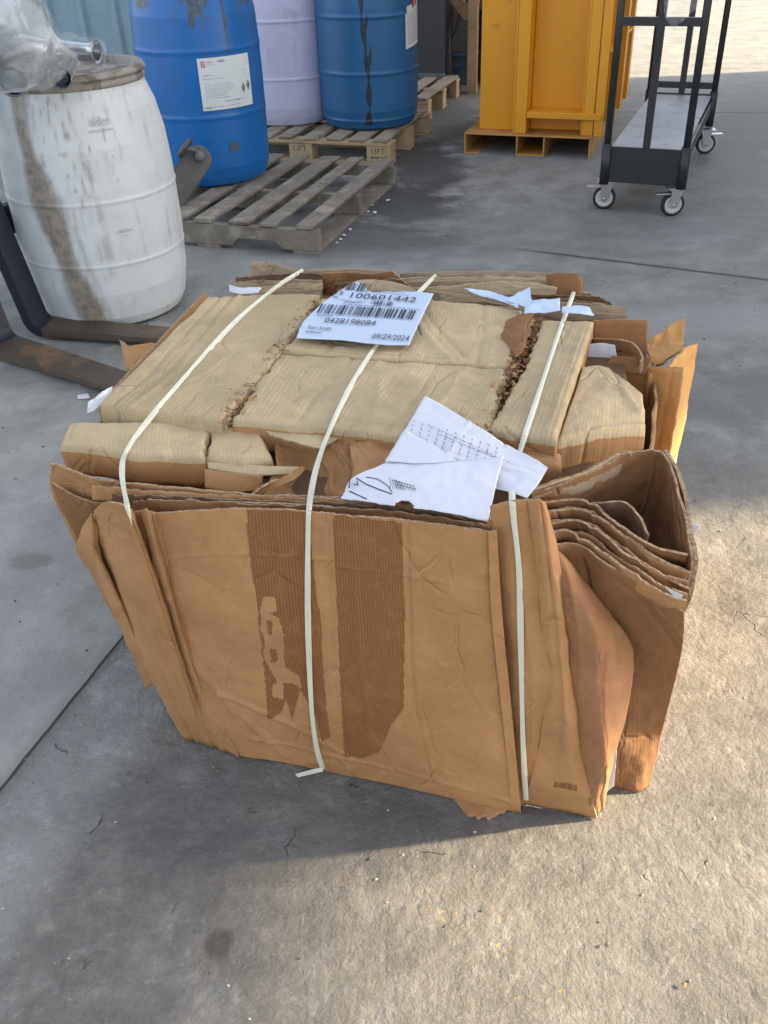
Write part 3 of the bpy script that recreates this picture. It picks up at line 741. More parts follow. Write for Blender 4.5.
def drum_label(t, prof, s0, s1, z0, z1, name, content, tilt=0, cut=None):
    f0 = on_drum(prof, .0065); n = 24
    def f(u, v, e=0):
        p = f0(s0+(s1-s0)*u, z0+(z1-z0)*v+tilt*(u-.5)); q = Vector((p.x, p.y, 0)).normalized(); return p+q*e
    vs = []; fs_ = []
    for j in range(9):
        for i in range(n+1): vs.append(tuple(f(i/n, j/8)))
    for j in range(8):
        for i in range(n):
            if cut and cut((i+.5)/n, (j+.5)/8): continue
            a = j*(n+1)+i; fs_.append((a, a+1, a+n+2, a+n+1))
    me = bpy.data.meshes.new(name); me.from_pydata(vs, [], fs_); smooth(me); o = link(name, me, MT['doc'], t); o.matrix_parent_inverse = Matrix()
    content(o, lambda u, v: f(u, v, .0012), t)
MT['doc'] = plain('label_stock', (.66, .70, .70), .55, var=.12)
def c1(o, f, t):
    p_ = Print(f)
    for (a, b, u, v) in ((.35, .48, .90, .955), (.06, .4, .60, .615), (.08, .2, .68, .69), (.06, .3, .66, .672), (.74, .9, .70, .71)): p_.squiggle(a, b, u, v, a)
    for i in range(7): p_.squiggle(.08, .55+.08*math.sin(i), .50-i*.045, .515-i*.045, i)
    p_.squiggle(.4, .78, .145, .175, 3); p_.squiggle(.08, .7, .06, .075, 8); p_.squiggle(.03, .16, .04, .07, 9)
    place(p_.build('print', MT['greyink'], o), t)
    p_ = Print(f)
    for k_, (u, v) in enumerate(((.80, .36), (.92, .40))):
        n = len(p_.v); R_ = (.045, .10)
        for rad in (1, .72): p_.v += [tuple(f(u+R_[0]*rad*x, v+R_[1]*rad*y)) for x, y in ((0, 1), (1, 0), (0, -1), (-1, 0))]
        for i in range(4): p_.f.append((n+i, n+(i+1) % 4, n+4+(i+1) % 4, n+4+i))
        p_.rect(u-.012, u+.012, v-.04, v+.03)
    place(p_.build('hazard_diamond', MT['ink'], o), t)
    p_ = Print(f); p_.rect(.06, .075, .83, .94); p_.rect(.075, .13, .925, .94); p_.rect(.075, .13, .83, .845); p_.rect(.115, .13, .845, .88); p_.rect(.09, .11, .87, .905); p_.squiggle(.15, .27, .91, .93, 1); p_.squiggle(.15, .3, .87, .88, 2)
    place(p_.build('red_emblem', MT['redink'], o), t)
drum_label(b1, pd, -2, 48, .355, .575, 'hazard_label', c1, .0)
def c3(o, f, t):
    p_ = Print(f)
    for i in range(11): p_.squiggle(.1, .9, .60-i*.052, .625-i*.052, i)
    place(p_.build('print', MT['greyink'], o), t)
    p_ = Print(f); p_.rect(.45, .62, .68, .86); p_.rect(.68, .85, .70, .93); p_.rect(.1, .9, .66, .67); place(p_.build('red_emblem', MT['redink'], o), t)
drum_label(b3, pl, 46, 74, .42, .70, 'hazard_label', c3, .02, cut=lambda u, v: v > .66+u*.34)
# small dark bung patch low on the bright drum
bm = bmesh.new(); fpd = on_drum(pd, .004)
q = [bm.verts.new(fpd(a, b)) for a, b in ((18, .165), (27, .165), (27, .205), (18, .205))]; bm.faces.new(q)
place(bm_obj('worn_sticker', bm, plain('worn_sticker', (.09, .10, .11), .7), b1), b1)

# loose swivel caster lying against the bright blue drum
g = T(178, 200, .13)
MT['grease'] = plain('greasy_iron', (.115, .105, .095), .55, var=.4, metal=.3, dirt=(.2, .17, .13), dirt_s=10)
cs = root('trolley_arm', g, 'dirty grey iron arm with a small wheel leaning beside the bright blue drum', 'tool arm')
A0 = T(168, 205, .13); A1 = T(203, 152, .33); dA = (A1-A0).normalized(); sA = Vector((.35, -.75, .55)).normalized(); sA = (sA-dA*sA.dot(dA)).normalized(); nA = dA.cross(sA)
def oval(name, c, half_l, half_w, th_, mat):
    bm = bmesh.new(); rings = []
    for e, s in ((-1, 1), (1, 1)):
        rings.append([bm.verts.new(c+dA*(max(-1, min(1, 0))+math.copysign(half_l-half_w, math.cos(a)))+dA*half_w*math.cos(a)+nA*half_w*math.sin(a)+sA*th_*e) for a in [2*math.pi*i/40 for i in range(40)]])
    n = 40
    for i in range(n): bm.faces.new((rings[0][i], rings[0][(i+1) % n], rings[1][(i+1) % n], rings[1][i]))
    bm.faces.new(rings[0][::-1]); bm.faces.new(rings[1]); bmesh.ops.recalc_face_normals(bm, faces=bm.faces)
    bmesh.ops.bevel(bm, geom=[e for e in bm.edges if len(e.link_faces) == 2 and any(len(f.verts) > 10 for f in e.link_faces)], offset=.006, segments=2, affect='EDGES')
    return bm_obj(name, bm, mat, cs)
oval('plate', (A0+A1)/2, (A1-A0).length/2+.02, .062, .016, MT['grease'])
bm = bmesh.new(); c_ = A1-dA*.03; tube(bm, [c_+sA*.017, c_+sA*.045], .022, 16); bm_obj('hub', bm, MT['greysteel'], cs, True)
bm = bmesh.new(); c_ = T(185, 148, .37); rot = [c_+dA*.04*math.cos(a)+sA*.04*math.sin(a) for a in [2*math.pi*i/24 for i in range(24)]]
tube(bm, rot, .012, 10, closed=True); bm_obj('ring', bm, MT['grease'], cs, True)
bm = bmesh.new(); tube(bm, [c_, c_.lerp(A1, .5), A1-dA*.03], .010, 8); bm_obj('link', bm, MT['greysteel'], cs, True)

# ------------------------------------------------------------------ plastic bag of pipe fittings on the white barrel
bpy.context.view_layer.update()
def film(name, c=(.85, .88, .9), alpha=.5):
    m, nt, p = new_mat(name); k = K(nt)
    v = k.coord('Object'); rg = k.noise(v, 22, 4, .6, 1.2, 'RIDGED_MULTIFRACTAL')
    p.inputs['Base Color'].default_value = (*c, 1); p.inputs['Roughness'].default_value = .16
    nt.links.new(k.ramp(rg, .7, 1.6, alpha-.22, alpha+.3), p.inputs['Alpha'])
    b = k.bump(rg, .5, .012); b = k.bump(k.noise(v, 45, 4, .6, .8), .6, .008, b); nt.links.new(b, p.inputs['Normal'])
    return m
MT['film'] = film('clear_film', alpha=.48)
MT['film2'] = film('clear_film_thin', (.9, .92, .93), .30)
MT['chrome'] = plain('polished_steel', (.62, .64, .68), .22, metal=1, var=.25, bscale=30, bstr=.15)
tz = .835
top = wc+ZX*tz
def blob(name, c, r3, mat, seed, amp=.3, sq=None, mtx=None):
    bm = bmesh.new(); bmesh.ops.create_icosphere(bm, subdivisions=5, radius=1)
    for v in bm.verts:
        n = v.co.copy(); f = 1+amp*noise.noise(n*1.7+Vector((seed, 0, 0)))+amp*.45*abs(noise.noise(n*4.2+Vector((0, seed, 0))))*2-amp*.3
        f += .05*noise.noise(n*11+Vector((seed, 3, 0)))
        v.co = Vector((n.x*r3[0]*f, n.y*r3[1]*f, n.z*r3[2]*f))
        if mtx is not None: v.co = mtx @ v.co
        v.co += Vector(c)
        if sq is not None and v.co.z < sq: v.co.z = sq+(v.co.z-sq)*.03
    return bm, mat
# pipes first
pipes = [((60, 82), (110, 50), .026), ((8, 84), (45, 60), .036), ((35, 74), (62, 66), .032), ((-12, 60), (40, 48), .034), ((45, 62), (85, 58), .028), ((-30, 86), (5, 70), .034)]
lays = []
tops = [(T(97, 52, .915), T(60, 50, .92), .030), (T(12, 82, .89), T(30, 52, .89), .036), (T(36, 72, .885), T(58, 52, .90), .030), (T(60, 78, .875), T(72, 57, .875), .028), (T(-8, 62, .93), T(25, 47, .94), .034), (T(50, 50, .93), T(20, 44, .95), .03)]
for i, (a, b, r_) in enumerate(tops):
    bm = bmesh.new(); d = (b-a).normalized(); tube(bm, [a, a+d*.006, a+d*.007, a+d*.018, a+d*.019, b], [r_*1.12, r_*1.12, r_, r_, r_*.97, r_*.97], 28, caps=False)
    tube(bm, [a, b], r_*.84, 28, caps=False)
    # end ring
    o = bm_obj('pipe_fitting', bm, MT['chrome'], None, True)
    lbs = ['shiny steel pipe fitting poking out of the bag mouth, dark open end to the right', 'steel ring fitting at the near left corner of the bag', 'steel pipe fitting second from the left in the bag front', 'steel pipe fitting at the right front of the bag', 'steel pipe fitting deep in the bag at the left', 'steel pipe fitting lying uppermost in the middle of the bag']
    tag(o, lbs[i], 'pipe fitting', 'pipe fittings in the clear bag')
def bagmesh(rows, name, mat, parent=None, amp=.018, nu=70, nv=50, fs=14):
    return sheet(name, rows, mat, parent, .0004, nu, nv, amp, fs, jag=(.01, .01, .01, .01), fine=.0012)
bag = root('plastic_bag', top, 'crumpled clear plastic bag full of steel pipe fittings on the white barrel', 'bag')
bagmesh([[T(-60, -60, 1.20), T(-10, -50, 1.2), T(20, -20, 1.15), T(34, -4, 1.1)],
         [T(-60, 10, 1.12), T(0, 10, 1.12), T(35, 15, 1.07), T(58, 34, .98)],
         [T(-60, 60, 1.0), T(5, 50, 1.03), T(45, 45, 1.0), T(80, 60, .92)],
         [T(-55, 85, .90), T(5, 88, .90), T(42, 82, .90), T(78, 70, .87)],
         [T(-50, 96, .846), T(8, 94, .846), T(45, 90, .846), T(74, 80, .846)]], 'bag_front', MT['film'], bag, .014, fs=10)
bagmesh([[T(-40, -70, 1.2), T(20, -20, 1.17), T(40, 0, 1.06)], [T(-40, 0, 1.16), T(30, 10, 1.10), T(62, 36, .96)], [T(-20, 40, 1.02), T(40, 45, .96), T(80, 66, .87)]], 'bag_fold', MT['film2'], bag, .012, fs=8)
bagmesh([[T(66, 30, .95), T(85, 36, .945), T(104, 42, .93), T(107, 66, .87)], [T(60, 40, .98), T(78, 46, .97), T(100, 54, .95), T(101, 72, .87)], [T(62, 62, .89), T(72, 68, .87), T(90, 70, .86), T(98, 73, .853)]], 'bag_mouth', MT['film2'], bag, .006, 40, 30)

# ------------------------------------------------------------------ forklift forks at the left
MT['forkm'] = plain('black_painted_steel', (.014, .018, .028), .5, var=.3, dirt=(.09, .075, .06), dirt_s=5, dirt_lo=.6, dirt_hi=.8)
MT['forkw'] = plain('worn_fork_steel', (.11, .085, .065), .5, metal=.35, var=.4, dirt=(.26, .15, .08), dirt_s=6, dirt_lo=.5, dirt_hi=.7)
fk_a = T(40, 340); fk = root('forklift_fork_set', T(-60, 330), 'pair of black steel forks with worn brown blades, before the white barrel', 'forklift forks')
def fork(heel, tip, w_, th_, hgt):
    d = Vector((tip.x-heel.x, tip.y-heel.y, 0)); ln = d.length; d.normalize(); n = Vector((-d.y, d.x, 0))
    prof = []; rad = .035; zt = .012; lean = .17
    outer = [Vector((ln, 0, .016)), Vector((ln, 0, .030)), Vector((rad*1.3, 0, zt+th_))]
    # profile in (along, z): blade underside -> heel curve -> shank
    inn = []; out = []
    for i in range(9):
        a = i/8*math.pi/2; inn.append((rad+.0-rad*math.sin(a), zt+th_+rad*(1-math.cos(a)))); out.append((rad-(rad+th_)*math.sin(a), zt+th_+rad-(rad+th_)*math.cos(a)))
    P_in = [(ln, .034)]+[(rad, zt+th_)]+inn[1:]+[(-lean*hgt, hgt)]; P_out = [(ln, .022)]+[(rad, zt)]+out[1:]+[(-th_-lean*hgt, hgt)]
    bmA, bmB = bmesh.new(), bmesh.new()
    for bm, sl in ((bmA, range(0, 1)), (bmB, range(1, len(P_in)-1))):
        for i in sl:
            vs = []
            for q in (P_in[i], P_in[i+1], P_out[i+1], P_out[i]):
                for s in (-.5, .5): vs.append(bm.verts.new(heel+d*q[0]+n*w_*s+ZX*q[1]))
            for f in ((0, 2, 3, 1), (2, 4, 5, 3), (4, 6, 7, 5), (6, 0, 1, 7), (0, 6, 4, 2), (1, 3, 5, 7)): bm.faces.new([vs[j] for j in f])
        bmesh.ops.remove_doubles(bm, verts=bm.verts, dist=1e-5)
        bmesh.ops.recalc_face_normals(bm, faces=bm.faces)
    fo = bm_obj('fork', bmB, MT['forkm'], fk); b_ = bm_obj('blade', bmA, MT['forkw'], fk)
    b_.parent = fo; b_.matrix_parent_inverse = Matrix(); 
    return fo
f1 = fork(T(43, 334, .0), T(200, 345, .0), .105, .035, 1.3)
f2 = fork(T(2, 352, .0), T(140, 396, .0), .115, .035, 1.3)
bm = bmesh.new(); ca, cb_ = T(2, 352), T(43, 334); dd = (cb_-ca).normalized()
c0, c1_ = ca-dd*.5+Vector((-.22, -.04, 0)), cb_+dd*.5+Vector((-.22, -.04, 0))
for z0 in (.32, .72):
    wallbox(bm, c0, c1_, .04, z0, z0+.1)
bm_obj('carriage_bar', bm, MT['forkm'], fk)

# ------------------------------------------------------------------ yellow steel frame machine
MT['yellow'] = plain('yellow_paint', (.72, .31, .012), .42, var=.12, bscale=20, bstr=.05, dirt=(.33, .17, .05), dirt_s=11, dirt_lo=.60, dirt_hi=.80)
MT['yellow2'] = plain('yellow_paint_worn', (.50, .26, .07), .5, var=.3, bscale=40, bstr=.08, dirt=(.22, .13, .05), dirt_s=9, dirt_lo=.5, dirt_hi=.7)
gA, gB, gC = T(464, 153), T(589, 159), T(632, 98)
ya = math.atan2(gB.y-gA.y, gB.x-gA.x); yw = (gB-gA).length
ym = root('steel_hopper', gA, 'large yellow painted steel hopper on a base plate with fork pockets', 'hopper', rz=ya)
yd = 1.15; bh = .11; Y = {}
def yb(name, mat, *boxes, bev=.003):
    bm = bmesh.new()
    for b_ in boxes: boxm(bm, *b_, bev)
    return place(bm_obj(name, bm, mat, ym), ym)
yb('base_plate', MT['yellow2'], (0, yw, 0, yd, bh-.006, bh+.004))
yb('fork_pocket', MT['yellow2'], (yw*.42, yw*.43, .0, yd, 0, bh-.007), (yw*.635, yw*.645, 0, yd, 0, bh-.007), (yw*.431, yw*.634, 0, yd, 0, .008), bev=.001)
yb('skid', MT['yellow2'], (0, .008, 0, yd, 0, bh-.007), (.009, .09, 0, yd, 0, .006), bev=.001)
yb('skid', MT['yellow2'], (yw-.008, yw, 0, yd, .0, bh-.007), bev=.001)
hz = 2.1; t0 = bh+.005
# u-positions on the front
_yx = Vector((math.cos(ya), math.sin(ya), 0)); _yy = Vector((-math.sin(ya), math.cos(ya), 0))
def U(px, dep=0.0, py=100):
    d = ray(px, py); return (CAM+d*((dep-(CAM-gA).dot(_yy))/d.dot(_yy))-gA).dot(_yx)
uL, u1, u2, u3, u4, u5 = U(480, .11), U(515, .07), U(527, .03), U(583, .04), U(596, .04), U(605, .03)
yb('left_panel', MT['yellow'], (uL, u1+.0, .11, .125, t0, hz))
yb('left_channel', MT['yellow'], (u1, u1+.010, .03, .11, t0, hz), (u1+.011, u2, .03, .042, t0, hz))
yb('recessed_panel', MT['yellow'], (u2+.001, u3, .16, .175, t0, hz))
yb('panel_return', MT['yellow'], (u2-.009, u2, .043, .159, t0, hz))
yb('cross_bar', MT['yellow'], (u2+.004, u5-.012, .028, .159, .225, .233), (u2+.004, u5-.012, .020, .028, .20, .233))
yb('corner_post', MT['yellow'], (u3, u3+.008, .04, .159, t0, hz), (u3+.009, u4-.004, .04, .050, t0, hz))
yb('corner_post', MT['yellow'], (u4+.004, u5, .03, .040, t0, hz), (u4+.004, u4+.012, .041, .16, t0, hz))
yb('side_panel', MT['yellow'], (u4-.03, u4-.018, .18, yd-.05, t0, hz))
for yy in (.42, .80, 1.12):
    yb('side_post', MT['yellow'], (u4-.017, u5, yy, yy+.012, t0, hz), (u5-.010, u5, yy+.013, yy+.09, t0, hz))
yb('side_rail', MT['yellow'], (u4-.015, u5-.002, .17, .415, .52, .53), (u4-.015, u5-.002, .435, .795, .62, .63), (u4-.015, u5-.002, .82, 1.1, .52, .53))
yb('left_side_panel', MT['yellow'], (uL, uL+.012, .126, yd-.05, t0, hz)); yb('back_panel', MT['yellow'], (uL+.013, u4-.031, yd-.06, yd-.048, t0, hz))
yb('top_rim', MT['yellow'], (uL-.02, u5+.01, .02, .07, hz+.001, hz+.06), (uL-.02, u5+.01, yd-.06, yd-.01, hz+.001, hz+.06))

# ------------------------------------------------------------------ platform trolley
MT['black'] = plain('black_tube', (.022, .024, .027), .42, var=.3, bscale=30, bstr=.06)
MT['deck'] = plain('worn_deck', (.34, .36, .38), .55, var=.3, bscale=16, bstr=.1, dirt=(.20, .21, .22), dirt_s=9, dirt_lo=.5, dirt_hi=.7)
MT['zinc'] = plain('zinc', (.55, .56, .58), .35, metal=.9, var=.3)
MT['tyre'] = plain('black_rubber', (.02, .02, .02), .7)
MT['wheelw'] = plain('pale_wheel', (.55, .54, .52), .5, var=.3)
zd = .29
dl, dr, rr_, rl = T(607, 148, zd), T(686, 148, zd), T(719, 93, zd), T(650, 93, zd)
_dd = (rr_+rl-dl-dr); _a = .95*math.atan2(-_dd.x, _dd.y)+.05*math.atan2(dr.y-dl.y, dr.x-dl.x); print('YAW', math.degrees(_a), math.degrees(math.atan2(-_dd.x, _dd.y)))
wdir = Vector((math.cos(_a), math.sin(_a), 0)); tw = (dr-dl).length; ddir = Vector((-wdir.y, wdir.x, 0)); td = min(1.35, ((rr_+rl)/2-(dl+dr)/2).dot(ddir))
print('TROLLEY', tw, td, math.degrees(math.atan2(wdir.y, wdir.x)), (rr_-rl).length, 'yellow', yw, U(603), (gC-gB).length)
shift = ((rr_+rl)/2-(dl+dr)/2).dot(wdir)
tl = root('platform_trolley', Vector((dl.x, dl.y, 0)), 'black tubular platform trolley with grey deck and four casters', 'trolley', rz=math.atan2(wdir.y, wdir.x))
def tb(name, mat, fnc, sm=True):
    bm = bmesh.new(); fnc(bm); return place(bm_obj(name, bm, mat, tl, sm), tl)
zb = .13
tb('deck', MT['deck'], lambda bm: boxm(bm, .012, tw-.012, .012, td-.012, zd-.012, zd, .002), False)
tb('fascia', MT['black'], lambda bm: (boxm(bm, .02, tw-.02, 0.0, .010, zb+.01, zd+.008, .003), boxm(bm, .02, tw-.02, td-.01, td, zb+.01, zd+.008, .003), boxm(bm, 0, .01, .02, td-.02, zb+.08, zd-.02, .002), boxm(bm, tw-.01, tw, .02, td-.02, zb+.08, zd-.02, .002)), False)
hp = 1.45
for yy in (0.004, td-.004):
    for i, xx in enumerate((0, tw)): tb('post', MT['black'], lambda bm: tube(bm, [(xx, yy, zb), (xx, yy, hp)], .0165, 14))
    tb('middle_post', MT['black'], lambda bm: boxm(bm, tw*.5-.016, tw*.5+.016, yy-.014, yy+.014, zd+.009, hp-.02, .003), False)
    tb('handle_rail', MT['black'], lambda bm: tube(bm, [(0.0, yy, hp), (tw, yy, hp)], .0165, 14))
    zr = .80 if yy < .1 else zd+.045
    tb('cross_rail', MT['black'], lambda bm: boxm(bm, .012, tw-.012, yy-.012, yy+.012, zr-.012, zr+.022, .003), False)
    for xx in (0, tw): tb('corner_sleeve', MT['black'], lambda bm: tube(bm, [(xx, yy, zb), (xx, yy, zd+.02)], .022, 14))
def caster(x, y, ang, label):
    c = root('caster', (0, 0, 0), None, None); c.parent = tl; place(c, tl, (x, y, 0), ang)
    def cb2(name, mat, fnc, sm=True):
        bm = bmesh.new(); fnc(bm); o = bm_obj(name, bm, mat, c, sm); o.matrix_parent_inverse = Matrix(); return o
    wr = .052
    def disc(bm, prof):
        lathe(bm, prof, 36)
        for v in bm.verts: v.co = Vector((v.co.x, v.co.z, v.co.y+wr))
    cb2('tyre', MT['tyre'], lambda bm: disc(bm, [(.041, -.014), (.050, -.015), (.053, -.009), (.053, .009), (.050, .015), (.041, .014)]))
    cb2('wheel', MT['wheelw'], lambda bm: disc(bm, [(0, -.016), (.012, -.016), (.014, -.010), (.022, -.008), (.030, -.012), (.040, -.014), (.0405, .014), (.030, .012), (.022, .008), (.014, .010), (.012, .016), (0, .016)]))
    def forkf(bm):
        for s in (-1, 1):
            vs = [(-.012, s*.021, wr-.012), (.014, s*.021, wr-.012), (.035, s*.021, .118), (-.020, s*.021, .118)]
            a = [bm.verts.new(v) for v in vs]; b = [bm.verts.new((v[0], v[1]+s*.003, v[2])) for v in vs]
            bm.faces.new(a); bm.faces.new(b[::-1])
            for i in range(4): bm.faces.new((a[i], b[i], b[(i+1) % 4], a[(i+1) % 4]))
        boxm(bm, -.025, .038, -.026, .026, .118, .124); boxm(bm, -.04, .04, -.036, .036, .126, .131, .001); bmesh.ops.recalc_face_normals(bm, faces=bm.faces)
    cb2('caster_fork', MT['zinc'], forkf, False)
    cb2('axle', MT['zinc'], lambda bm: tube(bm, [(0, -.028, wr), (0, .028, wr)], .007, 10))
    cb2('brake_pedal', MT['zinc'], lambda bm: boxm(bm, -.085, -.02, -.018, .018, .100, .106, .002), False)
caster(.0, .06, R(8), ''); caster(tw-.03, .03, R(25), ''); caster(tw-.0, td-.08, R(200), ''); caster(.05, td-.08, R(160), '')
# clear film with papers hanging on the near frame
fr = lambda x, y, z: tl.matrix_world @ Vector((x, y, z))
bpy.context.view_layer.update()
o = sheet('hanging_film', [[fr(tw*.48, -.03, 1.02), fr(tw*.7, -.045, 1.03), fr(tw*.98, -.03, 1.02)], [fr(tw*.50, -.035, .92), fr(tw*.7, -.05, .91), fr(tw*.96, -.03, .93)], [fr(tw*.52, -.03, .84), fr(tw*.66, -.04, .79), fr(tw*.9, -.03, .86)]], MT['film2'], None, .0005, 40, 40, .014, 30, fine=.003)
tag(o, 'torn clear plastic film hanging on the near frame of the trolley', 'plastic film')

# ================================================================== THE BALE
bale = root('cardboard_bale', L(.3, .45, 0), 'strapped bale of flattened brown cardboard boxes standing on the concrete', 'bale')
bpy.context.view_layer.update()
BP = []
def S(name, rows, mat, **kw):
    o = sheet(name, rows, MT[mat], bale, **kw); BP.append(o); return o
def SL(name, rows, mat, **kw):
    o = slab(name, rows, MT[mat], bale, **kw); BP.append(o); return o
# hidden packed core
bm = bmesh.new(); boxm(bm, .03, .62, .10, .80, .0, .53, .01); boxm(bm, .0, .60, .045, .099, .0, .42, .01); boxm(bm, .621, .70, .12, .40, 0, .36, .01)
for v in bm.verts: v.co = L(v.co.x, v.co.y, v.co.z)
bmesh.ops.recalc_face_normals(bm, faces=bm.faces)
BP.append(bm_obj('packed_core', bm, MT['dark'], bale))
zt = .60
SL('flattened_box', [[(208, 296, zt), (262, 293, zt), (319, 292, zt)], [(168, 334, zt), (232, 336, zt), (296, 330, zt)], [(134, 368, zt), (200, 371, zt), (265, 370, zt)], [(99, 402, zt), (140, 409, zt), (222, 419, zt)]], 'top', drop=.05, nu=60, nv=70,
   jag=(.004, 0, .002, .007), creases=((.12, 0, .16, 1, -.004, .004), (.24, 0, .30, 1, -.004, .003), (.3, 0, .37, 1, .003, .004), (.02, .45, .9, .47, -.002, .004), (.62, .5, .5, .8, .002, .003)), seed=1.3)
SL('flattened_box', [[(322, 297, zt), (400, 298, zt), (460, 301, zt), (522, 308, zt)], [(303, 330, zt), (390, 332, zt), (455, 335, zt), (520, 338, zt)], [(282, 349, zt), (375, 357, zt), (450, 361, zt), (508, 365, zt)]], 'top2', drop=.05, nu=70, nv=46,
   jag=(.004, .001, .007, .010), creases=((.45, .3, .66, .95, .005, .006), (.5, .2, .75, .9, -.004, .005), (.80, 0, .82, 1, -.003, .004), (.2, 0, .15, 1, -.003, .004)), seed=4.1, amp=.006)
SL('flattened_box', [[(281, 351, zt-.001), (375, 359, zt-.001), (450, 363, zt-.001), (506, 367, zt-.001)], [(258, 384, zt), (350, 390, zt), (430, 398, zt), (497, 400, zt)], [(233, 418, zt), (325, 425, zt), (400, 434, zt), (486, 441, zt)]], 'top', drop=.055, nu=70, nv=46,
   jag=(.001, .002, .008, .008), creases=((.26, 0, .22, 1, -.004, .004), (.36, 0, .30, 1, .003, .003), (.62, 0, .60, 1, -.003, .004), (.75, .1, .72, .9, .003, .004), (.42, .3, .5, .8, .003, .004), (.05, .86, .95, .9, -.003, .006)), seed=8.2, amp=.005, skirt=MT['side'])
SL('flattened_box', [[(543, 319, zt+.004), (568, 319, zt+.004), (594, 320, zt+.004)], [(528, 362, zt+.004), (550, 365, zt+.004), (577, 370, zt+.004)], [(489, 428, zt+.004), (520, 432, zt+.004), (556, 438, zt+.004)]], 'top', drop=.06, nu=30, nv=60,
   jag=(.001, .001, .005, .001), creases=((.1, .52, .9, .5, -.002, .004), (.62, 0, .5, .3, -.002, .003), (.85, 0, .85, 1, .002, .003)), seed=2.7, skirt=MT['side'])
SL('flattened_box', [[(583, 365, .585), (596, 364, .585), (608, 366, .585)], [(573, 395, .59), (605, 385, .587), (643, 391, .578)], [(558, 440, .585), (600, 430, .585), (646, 424, .575)]], 'top2', drop=.085, nu=44, nv=44,
   jag=(0, .002, 0, .003), creases=((.55, .1, .75, .6, -.003, .004), (.6, .3, .95, .8, .004, .006), (.4, .95, 1, .9, -.004, .006)), seed=5.5, amp=.006, skirt=MT['side'])
# torn edges in the seams
def torn(path, z, n, size, seed, mat='rip', w=.012):
    rd = random.Random(seed); bm = bmesh.new()
    P = [T(x, y, z) for x, y in path]
    for i in range(n):
        c = linear(P, rd.random())+Vector((rd.gauss(0, w), rd.gauss(0, w), -abs(rd.gauss(0, .010))+.004))
        s = size*rd.uniform(.4, 1.3); k = rd.randint(4, 6)
        e1 = Vector((rd.gauss(0, 1), rd.gauss(0, 1), rd.gauss(0, .5))).normalized(); e2 = e1.cross(Vector((rd.gauss(0, 1), rd.gauss(0, 1), rd.gauss(0, 1)))).normalized()
        vs = [bm.verts.new(c+e1*s*math.cos(6.283*j/k)*rd.uniform(.5, 1.2)+e2*s*.6*math.sin(6.283*j/k)*rd.uniform(.5, 1.2)+Vector((0, 0, rd.uniform(-.3, .3)*s))) for j in range(k)]
        m_ = bm.verts.new(c+Vector((0, 0, s*.25)))
        for j in range(k): bm.faces.new((vs[j], vs[(j+1) % k], m_))
    o = bm_obj('torn_edge', bm, MT[mat], bale); return o
seamA = [(228, 420), (240, 398), (262, 371), (278, 348), (299, 328), (318, 300)]
seamB = [(486, 432), (500, 400), (509, 376), (520, 356), (533, 334), (530, 312)]
torn(seamA, .600, 210, .006, 1); torn(seamA, .585, 160, .009, 2, 'brown', .008)
torn(seamB, .600, 200, .006, 3); torn(seamB[2:], .596, 70, .010, 4, 'side', .010)
# brown inner liner where the skin is ripped away
S('torn_liner', [[(505, 322, .606), (518, 314, .607), (533, 312, .604)], [(503, 336, .604), (516, 334, .608), (530, 330, .606)], [(512, 352, .603), (517, 356, .604), (526, 346, .603)]], 'brown', nu=24, nv=24, amp=.004, fs=40, jag=(.008, .008, .008, .008), th=.002)
# dark floor inside the seams
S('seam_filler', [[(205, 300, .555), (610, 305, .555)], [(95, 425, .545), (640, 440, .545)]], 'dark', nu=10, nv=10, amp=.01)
# left side of the top boxes down the bale
S('side_sheet', [[(206, 292, .57), (168, 332, .575), (99, 405, .565)], [L(-.27, .85, .3), L(-.22, .5, .3), L(-.17, .15, .3)], [L(-.15, .8, .0), L(-.1, .5, .0), L(-.05, .15, .0)]], 'side', nu=30, nv=30)
S('carton_flap', [[(119, 340, .56), (128, 345, .57), (150, 342, .57), (160, 345, .56)], [(126, 370, .54), (134, 368, .55), (150, 356, .56), (158, 350, .55)]], 'side', nu=20, nv=16, amp=.004)
# ---- front row of flattened boxes
SL('flattened_box', [[(69, 421, .578), (140, 421, .58), (208, 424, .578)], [(60, 443, .570), (135, 452, .572), (203, 455, .572)]], 'top2', drop=.055, nu=60, nv=24, jag=(0, .001, .002, .006), creases=((.05, .1, .06, .9, -.003, .003), (.1, .7, .9, .8, .003, .006)), rnd=.007, skirt=MT['front'], lean=(0, .004), seed=3.4, amp=.005)
SL('flattened_box', [[(212, 425, .578), (235, 424, .58), (258, 427, .578)], [(207, 454, .570), (240, 458, .574), (272, 456, .568)]], 'top2', drop=.03, nu=30, nv=24, jag=(0, .001, .006, .003), rnd=.008, seed=6.4, amp=.004)
S('crushed_board', [[(258, 426, .578), (290, 428, .578), (345, 432, .578), (400, 438, .572), (490, 448, .57)], [(275, 440, .565), (300, 444, .556), (330, 446, .575), (375, 452, .56), (480, 462, .565)], [(277, 465, .55), (305, 468, .535), (345, 472, .545), (400, 480, .55), (480, 482, .55)], [(262, 497, .53), (300, 503, .527), (350, 505, .53), (420, 510, .53), (487, 520, .53)]], 'side', nu=110, nv=50, amp=.011, fs=18, creases=((.0, .3, .35, .3, -.004, .01), (.35, .0, .42, .9, .008, .008)), cu_='l', cv_='l', fine=.001)
S('folded_flap', [[(256, 424, .583), (290, 429, .582), (320, 430, .582), (348, 431, .583)], [(270, 434, .580), (300, 444, .578), (320, 449, .577), (346, 434, .580)]], 'top2', nu=40, nv=14, amp=.003, cu_='l')
S('cardboard_strip', [[(207, 462, .562), (250, 465, .560), (303, 467, .557)], [(208, 469, .552), (250, 475, .550), (290, 474, .548)]], 'top2', nu=40, nv=8, amp=.002)
